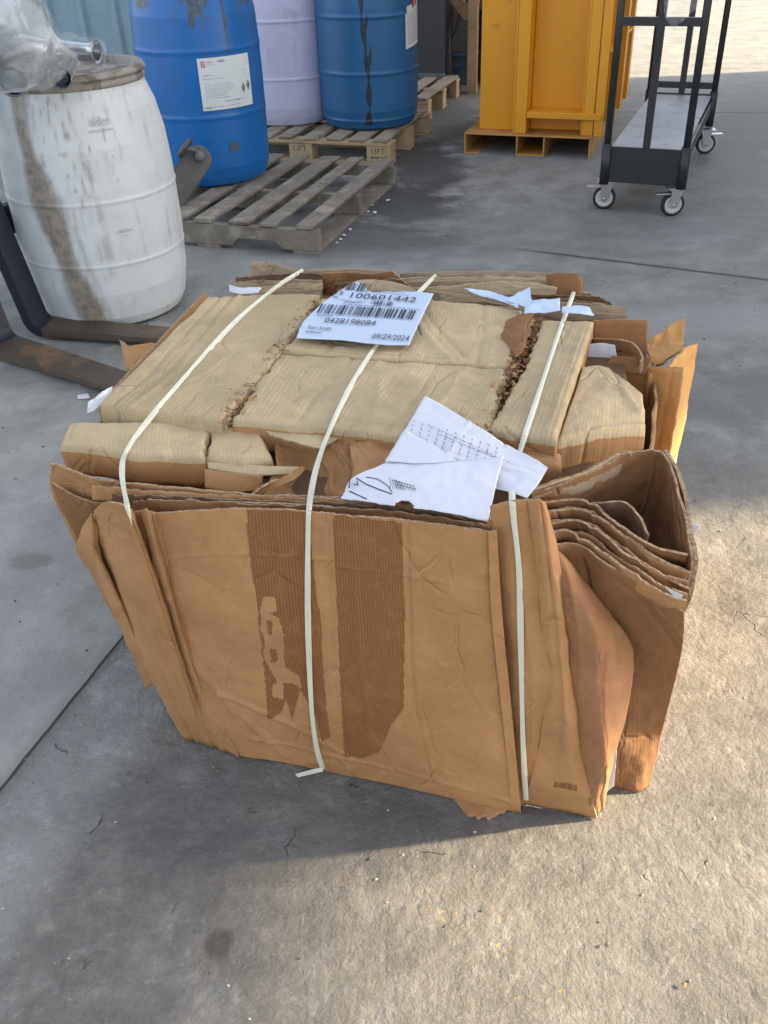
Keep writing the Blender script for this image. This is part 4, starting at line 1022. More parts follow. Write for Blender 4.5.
S('small_carton_panel', [[(204, 469, .556), (232, 473, .556), (262, 476, .555)], [(205, 488, .53), (232, 492, .53), (262, 491, .53)]], 'side', nu=24, nv=12, amp=.001, th=.006)
S('folded_flap', [[(303, 465, .560), (285, 476, .559), (264, 487, .558)], [(306, 469, .556), (290, 482, .552), (240, 503, .534)]], 'side', nu=24, nv=10, amp=.001)
S('crushed_board', [[(347, 432, .585), (360, 440, .585), (400, 436, .58)], [(352, 470, .565), (370, 474, .57), (400, 470, .565)], [(345, 503, .54), (370, 500, .545), (400, 506, .54)]], 'side', nu=30, nv=30, amp=.008, fs=24)
SL('flattened_box', [[(505, 447, .575), (535, 448, .575), (561, 452, .573)], [(500, 462, .57), (530, 464, .57), (561, 466, .568)]], 'side', drop=.035, nu=24, nv=12, rnd=.006, seed=9.9, skirt=MT['front'])
S('cardboard_strip', [[(536, 488, .566), (562, 486, .566)], [(536, 499, .556), (562, 494, .556)]], 'brown', nu=16, nv=8, amp=.002)
# ---- front layered sheets, from back to front.  4-tuples: (x, y, -, depth behind the front)
FB = lambda x, y, b: (x, y, None, b)
S('large_sheet', [[FB(50, 464, .05), FB(75, 472, .05), FB(100, 480, .05), FB(170, 487, .045), FB(250, 495, .04), FB(345, 499, .04), FB(420, 506, .04), FB(490, 516, .04)],
                  [FB(54, 500, .05), FB(80, 505, .05), FB(110, 510, .05), FB(180, 520, .045), FB(255, 525, .04), FB(350, 530, .04), FB(420, 536, .04), FB(495, 545, .04)],
                  [FB(105, 600, .06), FB(125, 610, .055), FB(150, 620, .05), FB(200, 630, .045), FB(260, 640, .04), FB(350, 650, .04), FB(420, 656, .04), FB(500, 665, .04)],
                  [T(160, 696, .006), T(178, 714, .006), T(200, 730, .006), T(225, 742, .006), T(290, 757, .006), T(360, 768, .006), T(430, 783, .006), T(505, 795, .006)]], 'side', nu=80, nv=50, amp=.004, fs=7, jag=(.002, 0, 0, 0))
S('large_sheet', [[FB(52, 483, .035), FB(85, 501, .033), FB(130, 505, .03), FB(200, 503, .025), FB(300, 505, .02), FB(400, 514, .02), FB(492, 526, .02)],
                  [FB(64, 515, .035), FB(90, 530, .033), FB(135, 535, .03), FB(205, 535, .025), FB(300, 540, .02), FB(400, 545, .02), FB(494, 552, .02)],
                  [FB(120, 625, .05), FB(140, 640, .04), FB(180, 650, .03), FB(230, 655, .03), FB(310, 660, .02), FB(410, 665, .02), FB(505, 675, .02)]], 'brown', nu=80, nv=40, amp=.003, fs=7, jag=(.002, 0, 0, 0))
# frayed thin edges showing between the layers
for yy, bb, mt_, dy in ((497, .034, 'side', 0), (501, .028, 'dark', 1), (505, .014, 'brown', 2)):
    S('edge_layer', [[FB(92+dy*20, 486+dy*8, bb), FB(160, yy-5, bb), FB(250, yy-1, bb), FB(345, yy+3, bb), FB(420, yy+10, bb), FB(489, yy+22, bb)], [FB(92+dy*20, 500+dy*8, bb-.004), FB(160, yy+10, bb-.004), FB(250, yy+14, bb-.004), FB(345, yy+18, bb-.004), FB(420, yy+25, bb-.004), FB(489, yy+36, bb-.004)]], mt_, nu=80, nv=6, amp=.003, fs=22, jag=(.0035, 0, 0, 0), th=.003)
# rolled fold at the left
S('rolled_fold', [[FB(92, 535, .04), FB(92, 514, .005), FB(104, 503, -.030), FB(128, 507, -.036), FB(136, 513, -.015)],
                  [FB(100, 560, .04), FB(102, 548, .0), FB(118, 542, -.036), FB(142, 545, -.040), FB(150, 550, -.012)],
                  [FB(128, 640, .04), FB(134, 640, -.005), FB(150, 640, -.034), FB(172, 640, -.034), FB(180, 640, -.01)],
                  [T(176, 722, .004), T(182, 738, .004), T(193, 742, .004), T(203, 745, .004), T(213, 748, .004)]], 'side', nu=50, nv=60, amp=.003, fs=8, creases=((.72, .15, .8, .9, -.004, .004), (.55, .2, .62, 1, .003, .006), (.4, .3, .5, 1, -.003, .004)))
S('small_fold', [[FB(79, 545, .03), FB(80, 530, .005), FB(90, 516, -.01), FB(97, 522, .0)], [FB(78, 555, .03), FB(84, 548, .0), FB(95, 552, -.012), FB(103, 560, -.004)], [FB(118, 620, .03), FB(122, 622, .01), FB(130, 630, .0), FB(138, 640, .0)]], 'side', nu=24, nv=30, amp=.003, fs=20)
S('narrow_strip', [[FB(133, 512, -.012), FB(146, 511, -.016), FB(157, 514, -.014)], [FB(162, 600, -.014), FB(170, 600, -.02), FB(178, 602, -.016)], [FB(190, 680, -.008), FB(197, 682, -.016), FB(206, 684, -.014)], [T(208, 745, .004), T(222, 750, .004), T(238, 757, .004)]], 'front', nu=20, nv=60, amp=.002, creases=((.5, 0, .5, 1, .003, .004),), stain=lambda u, v: 0)
S('narrow_fold', [[FB(140, 511, -.020), FB(146, 509, -.026), FB(151, 512, -.018)], [FB(156, 575, -.020), FB(163, 572, -.030), FB(169, 576, -.018)], [FB(180, 655, -.012), FB(187, 652, -.024), FB(192, 656, -.012)], [FB(205, 716, -.004), FB(210, 716, -.012), FB(214, 718, -.004)]], 'side', nu=12, nv=60, amp=.002, fs=18, jag=(0, 0, .001, .001))
S('narrow_fold', [[FB(84, 548, .0), FB(92, 545, -.014), FB(98, 552, -.008)], [FB(112, 610, .0), FB(120, 606, -.02), FB(127, 612, -.012)], [FB(146, 690, .030), FB(152, 686, .012), FB(158, 690, .014)]], 'side', nu=12, nv=40, amp=.002, fs=18)
# main front panel
def inside(poly, x, y):
    c = False; n = len(poly)
    for i in range(n):
        (x1, y1), (x2, y2) = poly[i], poly[i-1]
        if (y1 > y) != (y2 > y) and x < (x2-x1)*(y-y1)/(y2-y1)+x1: c = not c
    return c
f_rows_px = [[(156, 514), (240, 509), (330, 514), (410, 521), (488, 532)],
             [(170, 600), (250, 597), (335, 602), (413, 610), (492, 622)],
             [(196, 690), (268, 690), (347, 697), (420, 706), (503, 722)],
             [(240, 755), (300, 765), (370, 779), (440, 794), (514, 811)]]
band1 = [(246, 510), (306, 512), (313, 560), (322, 640), (325, 690), (330, 735), (322, 738), (315, 715), (300, 690), (292, 720), (286, 700), (281, 712), (268, 718), (262, 650), (256, 600), (249, 560)]
hole = [(262, 598), (274, 597), (277, 612), (268, 612), (279, 618), (284, 635), (284, 655), (286, 668), (298, 676), (302, 690), (292, 684), (283, 684), (283, 700), (272, 697), (272, 686), (277, 682), (270, 670), (263, 655), (266, 640), (260, 628), (262, 616), (260, 612)]
holei = [(267, 620), (272, 620), (273, 634), (268, 634)]; holej = [(270, 648), (277, 648), (278, 662), (271, 662)]
band2 = [(333, 513), (402, 523), (405, 600), (404, 708), (392, 722), (380, 748), (362, 755), (344, 752), (340, 680), (336, 600)]
pm = lambda u, v: catmull([catmull([Vector((x, y, 0)) for x, y in r_], u) for r_ in f_rows_px], v)
def fst(u, v):
    q = pm(u, v); x, y = q.x, q.y
    if inside(band1, x, y):
        if inside(hole, x, y) and not (inside(holei, x, y) or inside(holej, x, y)): return 0.0
        return 1.0
    return .95 if inside(band2, x, y) else 0.0
fb = [[-.012, -.022, -.026, -.022, -.012], [-.016, -.034, -.040, -.034, -.016], [-.012, -.026, -.034, -.028, -.012], [0, -.006, -.008, -.006, 0]]
S('front_panel', [[FB(x, y, b_) if y < 752 or x > 520 else T(x, y+2, .003) for (x, y), b_ in zip(r_, bb)] for r_, bb in zip(f_rows_px, fb)], 'front', nu=230, nv=200, amp=.0035, fs=5, stain=fst, jag=(.0015, .001, 0, 0), seed=11.2,
  creases=((.0, .17, .5, .175, .0018, .003), (.5, .2, 1, .22, .0018, .003), (.08, .68, .45, .90, .0035, .005), (.1, .89, .5, .92, .003, .004), (.5, .92, 1, .96, .002, .004), (.505, 0, .46, .9, -.0025, .004), (.57, .0, .56, .8, .002, .006), (.745, .0, .735, .95, -.0025, .0025), (.0, .5, .2, .95, .004, .01), (.08, .68, .12, .9, .002, .003)), fine=.0004)
S('narrow_strip', [[FB(488, 533, -.018), FB(497, 531, -.014)], [FB(492, 622, -.022), FB(503, 622, -.016)], [FB(503, 722, -.018), FB(513, 722, -.012)], [T(512, 813, .003), T(521, 814, .003)]], 'front', nu=10, nv=60, amp=.0015, stain=lambda u, v: 0, label='narrow pale folded edge of cardboard')
S('front_panel', [[FB(490, 506, .012), FB(512, 501, -.004), FB(536, 500, .008)], [FB(496, 600, .01), FB(520, 600, -.012), FB(546, 600, .0)], [FB(508, 700, .01), FB(530, 700, -.014), FB(556, 700, -.004)], [T(518, 806, .004), T(530, 804, .004), T(560, 792, .004)]], 'front', nu=30, nv=70, amp=.004, fs=8, stain=lambda u, v: .0, creases=((.5, .2, .45, .9, -.003, .004),))
S('front_panel', [[FB(528, 500, .002), FB(540, 500, -.004), FB(546, 503, .004)], [FB(534, 560, -.002), FB(548, 560, -.016), FB(560, 562, .0)], [FB(545, 660, -.004), FB(560, 660, -.022), FB(572, 662, -.004)], [FB(538, 750, .0), FB(565, 752, -.022), FB(582, 754, -.006)], [T(522, 806, .003), T(562, 813, .003), T(597, 820, .003)]], 'front', nu=34, nv=90, amp=.004, fs=9, stain=lambda u, v: (.7 if .86 < v < .90 and .35 < u < .75 else 0), creases=((.55, .02, .3, .8, -.005, .004), (.7, .3, .9, .75, .004, .005), (.1, .84, .95, .84, .003, .004)))
# reddish bulging panel
S('bulging_panel', [[FB(549, 545, .012), FB(562, 554, .02), FB(580, 575, .03)], [FB(560, 590, -.006), FB(582, 598, -.008), FB(612, 615, .03)], [FB(568, 650, -.008), FB(600, 650, -.016), FB(633, 648, .035)], [FB(575, 720, -.006), FB(602, 715, -.014), FB(630, 700, .03)], [FB(586, 790, .0), FB(602, 775, -.008), FB(617, 752, .02)], [T(592, 816, .004), T(598, 814, .004), T(604, 802, .004)]], 'pink', nu=50, nv=70, amp=.003, fs=10, creases=((.35, .1, .15, .5, .003, .006), (.7, .25, .5, .5, -.003, .006), (.85, .3, .75, .45, -.004, .004), (.5, .6, .75, 1, .004, .01)))
S('white_scrap', [[FB(609, 752, .05), FB(617, 750, .05)], [FB(603, 795, .05), FB(614, 786, .05)]], 'white', nu=6, nv=10, amp=.001)
# right-hand fan of curved sheets (world heights)
def fan(top, bot, mat, name='curved_sheet', **kw):
    mids = []
    A_ = [pt(p) for p in top]; C_ = [pt(p) for p in bot]
    mid = [a.lerp(c, .5) for a, c in zip(A_, C_)]
    S(name, [A_, mid, C_], mat, **kw)
G0 = lambda x, y: T(x, y, .01)
gr = T(650, 786, .02); gl = T(585, 800, .02); gm = T(618, 790, .02)
def dn(p, z, da=0, db=0): q = pt(p); return Vector((q.x, q.y, z))+AX*da+BX*db
Ktop = [(552, 545, .545), (575, 545, .54), (600, 560, .53), (640, 585, .51), (684, 613, .475)]
S('large_sheet', [[pt(p) for p in Ktop], [(565, 640, .37), (590, 640, .375), (615, 640, .38), (645, 645, .38), (681, 655, .375)], [(580, 740, .10), (600, 740, .12), (620, 735, .14), (645, 735, .13), (662, 735, .12)], [T(585, 800, .004), T(600, 796, .004), T(615, 790, .004), T(638, 794, .004), T(650, 787, .004)]], 'brown', nu=70, nv=60, amp=.006, fs=9, jag=(.001, .004, 0, .0), creases=((.75, .1, .95, .3, -.005, .004), (.8, .05, 1, .22, .004, .004), (.3, .05, .45, .5, -.004, .006), (.4, .55, .95, .62, .002, .004)), label='big brown sheet folded back at the right corner')
for i, (ln, mt_) in enumerate((([(545, 537, .548), (572, 533, .548), (618, 566, .53), (660, 592, .51), (687, 602, .495)], 'side'), ([(542, 526, .552), (583, 524, .552), (622, 553, .54), (655, 573, .52), (690, 590, .505)], 'brown'), ([(541, 514, .556), (585, 511, .556), (625, 539, .545), (660, 560, .53), (690, 573, .515)], 'side'), ([(540, 503, .562), (584, 501, .562), (608, 519, .556), (650, 545, .545), (688, 556, .535)], 'brown'))):
    S('curved_sheet', [ln, [dn(p, p[2]-.02, .0, .006) for p in ln], [dn(p, p[2]-.045, -.008, .024) for p in ln]], mt_, nu=70, nv=20, amp=.0035, fs=14, jag=(.0012, 0, 0, 0), th=.004, creases=((.3, 0, .3, 1, .004, .004), (.6, 0, .6, 1, -.002, .004)))
# extra thin doubled edges
for dy, z_ in ((5, .553), (17, .547), (29, .54)):
    ln = [(541, 506+dy, z_), (584, 505+dy, z_), (615, 526+dy, z_-.008), (655, 553+dy, z_-.022), (688, 567+dy, z_-.035)]
    S('edge_layer', [ln, [dn(p, p[2]-.03, 0, .001) for p in ln]], 'side', nu=70, nv=6, amp=.004, fs=18, jag=(.003, 0, 0, 0), th=.003)
# the open pocket
rim = [(531, 494, .566), (570, 482, .568), (600, 470, .572), (622, 457, .578), (645, 452, .580), (659, 452, .578), (669, 466, .572), (679, 500, .560), (687, 540, .545), (690, 560, .535)]
S('open_fold', [rim, [dn(p, p[2]-.10, -.004, 0) for p in rim], [dn(p, p[2]-.22, -.045, 0.01) for p in rim]], 'brown', nu=110, nv=40, amp=.004, fs=14, jag=(.002, 0, 0, 0), th=.004, creases=((.52, 0, .52, 1, .004, .004), (.28, 0, .3, 1, .003, .006)))
rim2 = [(533, 489, .570), (575, 476, .572), (603, 464, .576), (621, 453, .582), (632, 452, .583)]
S('curved_sheet', [rim2, [dn(p, p[2]-.04, 0, .012) for p in rim2]], 'top2', nu=50, nv=16, amp=.003, fs=14, jag=(.002, 0, 0, 0))
rim3 = [(533, 498, .560), (575, 486, .560), (606, 474, .562), (622, 464, .566)]
S('curved_sheet', [rim3, [dn(p, p[2]-.02, 0, .004) for p in rim3]], 'back', nu=40, nv=16, amp=.003, fs=14, jag=(.002, 0, 0, 0))
rimo = [(662, 450, .577), (674, 468, .572), (685, 500, .560), (691, 540, .545), (694, 560, .535)]
S('curved_sheet', [rimo, [dn(p, p[2]-.07, 0, 0) for p in rimo], [dn(p, p[2]-.16, -.02, 0) for p in rimo]], 'side', nu=30, nv=30, amp=.003, fs=12, th=.005)
S('inner_fold', [[(590, 505, .545), (608, 503, .552), (625, 503, .552), (638, 518, .545), (646, 535, .535)], [dn((590, 505, .545), .35), dn((608, 503, .55), .35), dn((625, 503, .55), .35), dn((638, 518, .545), .35), dn((646, 535, .535), .35)]], 'dark', nu=30, nv=16, amp=.004, fs=20)
# upright sun-struck sheets at the far right corner
S('upright_sheet', [[B(601, 366, .66), B(640, 367, .64), B(684, 368, .60)], [dn(B(601, 366, .66), .28), dn(B(640, 367, .64), .28), dn(B(684, 368, .60), .28)], [dn(B(601, 366, .66), .02), dn(B(640, 367, .64), .02), dn(B(684, 368, .60), .02)]], 'orange', nu=40, nv=50, amp=.003, fs=9, jag=(.001, 0, 0, .003), creases=((.88, 0, .8, .5, -.003, .003),))
S('upright_sheet', [[B(650, 374, .62), B(668, 366, .66), B(684, 350, .72), B(698, 343, .82)], [dn(B(650, 374, .62), .28), dn(B(668, 366, .66), .28), dn(B(684, 350, .72), .28), dn(B(698, 343, .82), .28)], [dn(B(650, 374, .62), .02), dn(B(668, 366, .66), .02), dn(B(684, 350, .72), .02), dn(B(698, 343, .82), .02, -.01)]], 'orange', nu=50, nv=60, amp=.004, fs=12, jag=(.003, 0, 0, .003))
S('curled_flap', [[B(648, 340, .80), B(660, 332, .82), B(675, 322, .84), B(686, 318, .84)], [B(648, 348, .78), B(662, 345, .80), B(676, 336, .82), B(683, 334, .82)], [B(652, 366, .74), B(664, 362, .74), B(678, 352, .76), B(682, 350, .76)]], 'orange', nu=30, nv=24, amp=.006, fs=26, jag=(.003, .0, .002, .002))
S('upright_sheet', [[B(593, 321, .74), B(620, 320, .75), B(648, 320, .76)], [B(593, 372, .73), B(620, 372, .74), B(646, 372, .75)], [dn(B(593, 321, .74), .05), dn(B(620, 320, .75), .05), dn(B(648, 320, .76), .05)]], 'pink', nu=24, nv=24, amp=.002, cv_='l')
S('curved_sheet', [[B(590, 339, .70), B(620, 340, .68), B(634, 345, .66), B(641, 356, .62), B(640, 362, .60)], [B(590, 352, .70), B(620, 352, .68), B(633, 356, .66), B(640, 366, .62), B(639, 374, .6)]], 'brown', nu=30, nv=10, amp=.001)
S('cardboard_strip', [[B(612, 356, .64), B(652, 357, .64)], [B(600, 372, .62), B(645, 374, .62)]], 'brown', nu=20, nv=8, amp=.002, jag=(.001, 0, 0, 0))
# right side face down to the floor, behind the pocket
S('side_sheet', [[L(.70, .30, .53), L(.70, .55, .53), L(.69, .8, .5)], [L(.72, .28, .25), L(.72, .55, .25), L(.71, .8, .25)], [L(.70, .2, .0), L(.70, .5, .0), L(.68, .8, .0)]], 'side', nu=30, nv=30, amp=.006)
# ---- stacked layers at the back
def back(line, b_, down, mat, name='rear_sheet', lean=.004, **kw):
    tp = [B(x, y, b_) for x, y in line]
    lo = [p-ZX*down-BX*lean for p in tp]; lo2 = [p-ZX*(down+.2) for p in tp]
    kw.setdefault('amp', .004); kw.setdefault('fs', 14)
    S(name, [tp, lo, lo2], mat, nu=60, nv=20, jag=(.003, 0, .002, .002), cu_='l', cv_='l', th=.004, **kw)
back([(400, 273), (470, 271), (530, 272), (560, 274), (580, 276)], .99, .02, 'back')
back([(395, 278), (470, 276), (535, 277), (568, 279)], .965, .02, 'top2')
back([(398, 282), (470, 280), (545, 282), (578, 285)], .945, .02, 'back')
back([(400, 288), (450, 286), (500, 281), (536, 283), (570, 290), (592, 293)], .92, .03, 'top2')
back([(470, 296), (540, 294), (600, 297), (612, 303)], .90, .02, 'dark')
back([(440, 292), (500, 298), (560, 302), (600, 304), (626, 308)], .87, .02, 'back')
back([(480, 306), (560, 310), (628, 315)], .845, .03, 'back')
back([(540, 300), (572, 299), (606, 304)], .885, .02, 'brown')
back([(250, 262), (266, 261), (280, 266), (302, 270), (350, 268), (395, 271)], .97, .03, 'back')
back([(236, 278), (270, 275), (300, 273), (345, 276), (392, 276)], .95, .02, 'dark')
back([(232, 283), (262, 280), (300, 280), (322, 280)], .93, .025, 'back')
back([(322, 274), (345, 272), (372, 274), (392, 271), (402, 280)], .94, .05, 'brown', amp=.006, fs=22)
back([(250, 287), (290, 284), (322, 283)], .91, .02, 'top2')
back([(255, 292), (300, 290), (322, 288)], .89, .03, 'back')
back([(335, 284), (370, 280), (400, 280), (412, 288)], .92, .05, 'dark')
back([(360, 283), (390, 285), (430, 290), (470, 297)], .905, .05, 'back')
S('torn_flap', [[B(338, 290, .88), B(365, 279, .90), B(400, 282, .90), B(416, 292, .88)], [B(340, 304, .85), B(365, 302, .85), B(400, 302, .85), B(440, 304, .84)]], 'back', nu=30, nv=14, amp=.006, fs=20)
S('folded_end', [[B(546, 275, .96), B(558, 273, .93), B(580, 275, .93), B(582, 284, .95)], [B(546, 300, .93), B(558, 300, .91), B(580, 300, .91), B(582, 298, .93)]], 'brown', nu=20, nv=14, amp=.003)
bm = bmesh.new(); boxm(bm, -.16, .56, .80, .90, .0, .50, .01); boxm(bm, -.08, .45, .901, .98, .0, .52, .01); boxm(bm, .58, .68, .35, .72, 0, .5, .01); boxm(bm, -.14, .028, .14, .79, 0, .50, .01)
for v in bm.verts: v.co = L(v.co.x, v.co.y, v.co.z)
bmesh.ops.recalc_face_normals(bm, faces=bm.faces); BP.append(bm_obj('packed_core', bm, MT['side'], bale))
# torn bit under the front
S('torn_flap', [[T(450, 792, .006), T(480, 796, .008), T(514, 803, .008)], [T(466, 814, .004), T(477, 819, .006), T(504, 813, .004)]], 'side', nu=40, nv=10, amp=.002, jag=(0, .008, .003, .003), cu_='l', label='torn brown flap poking out under the front edge')

bpy.context.view_layer.update()
# ------------------------------------------------------------------ straps laid on the bale's surface
def bvh_of(objs):
    V = []; P_ = []
    for o in objs:
        n = len(V); mw = o.matrix_world; V += [mw @ v.co for v in o.data.vertices]; P_ += [tuple(i+n for i in p.vertices) for p in o.data.polygons]
    return BVHTree.FromPolygons(V, P_)
bv = bvh_of(BP)
def onsurf(x, y, off=.003):
    d = ray(x, y).normalized(); h = bv.ray_cast(CAM, d)
    if h[0] is None: return None
    return h[0]-d*off
def strap(path, w_, name='strap', lift=.004, taper=False):
    P = [Vector((x, y, 0)) for x, y in path]; n = 90; pts_ = []
    for i in range(n+1):
        q = catmull(P, i/n); p = onsurf(q.x, q.y, lift)
        if p is not None: pts_.append(p)
    # taut: never dip into hollows
    C = [(CAM-p).length for p in pts_]
    for it in range(60):
        for i in range(1, len(C)-1):
            m_ = (C[i-1]+C[i+1])/2
            if C[i] > m_: C[i] += (m_-C[i])*.5
    Q = [CAM+(p-CAM).normalized()*c for p, c in zip(pts_, C)]
    bm = bmesh.new(); pv = None
    for i, p in enumerate(Q):
        d = (Q[min(i+1, len(Q)-1)]-Q[max(i-1, 0)]).normalized()
        s = d.cross(CAM-p).normalized(); up = s.cross(d).normalized()
        if s.dot(AX) < 0: s = -s
        hw = w_/2*(1+.14*math.sin(i*.31))*(max(.15, (len(Q)-1-i)/9) if taper and i > len(Q)-10 else 1); ridge = up*(.0004 if up.dot(CAM-p) > 0 else -.0004)
        cur = [bm.verts.new(p-s*hw), bm.verts.new(p+ridge*3), bm.verts.new(p+s*hw), bm.verts.new(p-ridge*2)]
        if pv:
            for k in range(4): bm.faces.new((pv[k], pv[(k+1) % 4], cur[(k+1) % 4], cur[k]))
        pv = cur
    bmesh.ops.recalc_face_normals(bm, faces=bm.faces)
    return bm_obj(name, bm, MT['strap'], bale, False)
strap([(303, 270), (275, 288), (235, 322), (190, 371), (150, 418), (127, 450), (122, 472), (126, 500), (132, 525), (150, 600), (166, 650), (190, 710)][:9], .0082, taper=True)
strap([(436, 275), (410, 302), (380, 340), (352, 384), (332, 425), (318, 462), (310, 500), (308, 540), (308, 620), (311, 700), (316, 745), (323, 769)], .0082)
strap([(574, 292), (560, 330), (540, 390), (522, 445), (513, 480), (513, 510), (519, 570), (521, 650), (523, 740), (526, 800)], .0082)
# little tail of strap on the floor
bm = bmesh.new()
q = [T(295, 774, .012), T(298, 777, .012), T(323, 771, .022), T(322, 767, .024)]
a = [bm.verts.new(p) for p in q]; b = [bm.verts.new(p-ZX*.001) for p in q]; bm.faces.new(a); bm.faces.new(b[::-1])
for i in range(4): bm.faces.new((a[i], b[i], b[(i+1) % 4], a[(i+1) % 4]))
bm_obj('strap_tail', bm, MT['strap'], bale)

# ------------------------------------------------------------------ papers on the bale
def pset(rows, name, label, mat='paper', **kw):
    o = sheet(name, rows, MT[mat], None, th=.0004, **kw)
    o.data.materials[1] = MT[mat]; return tag(o, label, 'paper')
lz = .613
BL, BR, TR, TL = T(296, 338, lz), T(409, 345, lz), T(434, 293, lz), T(327, 285, lz)
def lab(s_, t_): return BL.lerp(BR, s_).lerp(TL.lerp(TR, s_), t_)+ZX*.0032
lo = sheet('barcode_label', [[T(320, 305, lz), T(336, 293, lz), T(357, 281, lz+.004), T(371, 292, lz), T(404, 291, lz), T(434, 293, lz+.002)],
                             [T(303, 322, lz), T(325, 317, lz), T(352, 312, lz), T(372, 314, lz), T(400, 316, lz), T(422, 317, lz)],
                             [BL, T(318, 339, lz), T(341, 340, lz), T(364, 343, lz), T(387, 345, lz), BR]], MT['label'], None, th=.0005, nu=60, nv=40, amp=.0005, fs=14, jag=(.004, .0005, .002, 0), cu_='l', fine=.0001)
lo.data.materials[1] = MT['label']
tag(lo, 'pale blue barcode label with torn upper edge lying across the bale top under no strap', 'label'); lo['label'] = 'pale blue barcode label with a torn upper left edge, flat on the bale top'
pr = Print(lab)
pr.bars(.06, .93, .43, .60, 5, 44); pr.bars(.50, .70, .655, .73, 6, 16); pr.bars(.20, .42, .90, 1.06, 7, 16)
pr.text('100601442', .28, .88, .755, .86); pr.text('15', .13, .20, .80, .87); pr.text('No.', .12, .18, .73, .78)
pr.text('0428198084', .17, .63, .27, .36); pr.text('09/29/2024', .66, .98, .045, .135)
pr.text('Fort Smith', .06, .27, .14, .20); pr.squiggle(.06, .2, .08, .10, 1)
pr.squiggle(.3, .9, .90, .92, 5) if False else None
pr.squiggle(.25, .42, .66, .68, 2); pr.squiggle(.08, .22, .38, .40, 4); pr.squiggle(.45, .8, .70, .71, 9) if False else None
for (a, b, c_, d_, s_) in ((.46, .75, .93, .945, 3), (.3, .8, .88, .89, 6), (.25, .95, .615, .628, 8), (.2, .45, .70, .71, 11)): pr.squiggle(a, b, c_, d_, s_)
pr.build('printing', MT['ink'], lo)
# upper office sheet
pz = .612
u1 = pset([[T(425, 395, pz), T(470, 421, pz), T(505, 441, pz), T(548, 467, pz-.004)], [T(404, 430, pz), T(448, 452, pz), T(490, 468, pz-.004), T(540, 482, pz-.012)], [T(385, 462, pz-.006), T(430, 476, pz-.014), T(485, 486, pz-.016), T(527, 499, pz-.022)]], 'printed_sheet', 'white printed sheet with faint text rows, under the right strap', nu=60, nv=40, amp=.004, fs=13, creases=((.33, 0, .33, 1, .003, .003), (.66, 0, .66, 1, -.003, .003), (.2, .6, .9, .35, .002, .004)))
uvf = bvh_of([u1])
def on_obj(bvh, off=.0015):
    def f(x, y):
        d = ray(x, y).normalized(); h = bvh.ray_cast(CAM, d)
        return (h[0] if h[0] is not None else T(x, y, .612))-d*off
    return f
pf = on_obj(uvf); pr = Print(pf); rd = random.Random(4)
for i in range(11):
    x0, y0 = 413+i*8.3, 423+i*3.0+(-3 if i > 3 else 0)
    for j in range(5):
        y_ = y0-3+j*4.2; x_ = x0+.8-j*1.2; hgt = rd.uniform(1.8, 3.6)
        n = len(pr.v); pr.v += [tuple(pf(*q)) for q in ((x_, y_), (x_+1.1, y_+.5), (x_+.6, y_+hgt), (x_-.5, y_+hgt-.5))]; pr.f.append((n, n+1, n+2, n+3))
for i in range(14):
    x0, y0 = 440+i*4.6, 434+i*1.9; n = len(pr.v); pr.v += [tuple(pf(*q)) for q in ((x0, y0), (x0+3.4, y0+1.5), (x0+3.2, y0+2.3), (x0-.2, y0+.9))]; pr.f.append((n, n+1, n+2, n+3))
for i in range(20):
    x0, y0 = 428+i*4.4, 424+i*2.05; n = len(pr.v); pr.v += [tuple(pf(*q)) for q in ((x0, y0), (x0+rd.uniform(1.5, 3.6), y0+1.2), (x0+2.6, y0+2.0), (x0-.2, y0+.8))]; pr.f.append((n, n+1, n+2, n+3))
pr.build('printing', MT['greyink'], u1)
# folded lower sheet
u2 = pset([[T(384, 463, .610), T(420, 463, .613), T(460, 460, .618), T(504, 457, .622)], [T(352, 478, .600), T(400, 480, .606), T(450, 484, .606), T(497, 482, .606)], [T(342, 499, .585), T(395, 506, .588), T(440, 512, .590), T(488, 521, .590)]], 'folded_sheet', 'folded white sheet with handwriting at its torn left end, nearest the front edge', nu=60, nv=36, amp=.003, fs=12, jag=(0, .002, .002, 0), keep=lambda u, v: not (math.hypot((u-.40)*1.6, (v-.98)) < .10))
pf2 = on_obj(bvh_of([u2])); pr = Print(pf2)
def stroke(pts_, w_=.7):
    for (a, b) in zip(pts_, pts_[1:]):
        dx, dy = b[0]-a[0], b[1]-a[1]; l_ = math.hypot(dx, dy) or 1; nx, ny = -dy/l_*w_/2, dx/l_*w_/2
        n = len(pr.v); pr.v += [tuple(pf2(*q)) for q in ((a[0]-nx, a[1]-ny), (a[0]+nx, a[1]+ny), (b[0]+nx, b[1]+ny), (b[0]-nx, b[1]-ny))]; pr.f.append((n, n+1, n+2, n+3))
stroke([(356, 478), (366, 484), (378, 489), (392, 494)], 1.0); stroke([(366, 477), (378, 479), (388, 486), (392, 492)], .8); stroke([(350, 480), (349, 488)], 1.2); stroke([(349, 491), (358, 495), (367, 499)], 1.0); stroke([(357, 481), (358, 485), (354, 484)], .7)
for i in range(7): stroke([(392+i*3+rd.uniform(-1, 1), 480+i*.8), (396+i*3, 481+i*.8), (395+i*3, 484+i*.8), (398+i*3, 485+i*.6), (396+i*3, 488+i*.6)], .45)
for i in range(6): stroke([(389+i*2.5, 477+i*.9), (391+i*2.5, 484+i*.9), (390+i*2.5, 488+i*.5)], .4)
pr.build('handwriting', MT['ink'], u2)
u3 = pset([[T(404, 430, .616), T(430, 443, .617), T(456, 460, .617)], [T(385, 461, .613), T(420, 463, .616), T(455, 461, .617)]], 'folded_corner', 'pale folded-over paper corner between the printed sheet and the folded sheet', nu=20, nv=16, amp=.001)
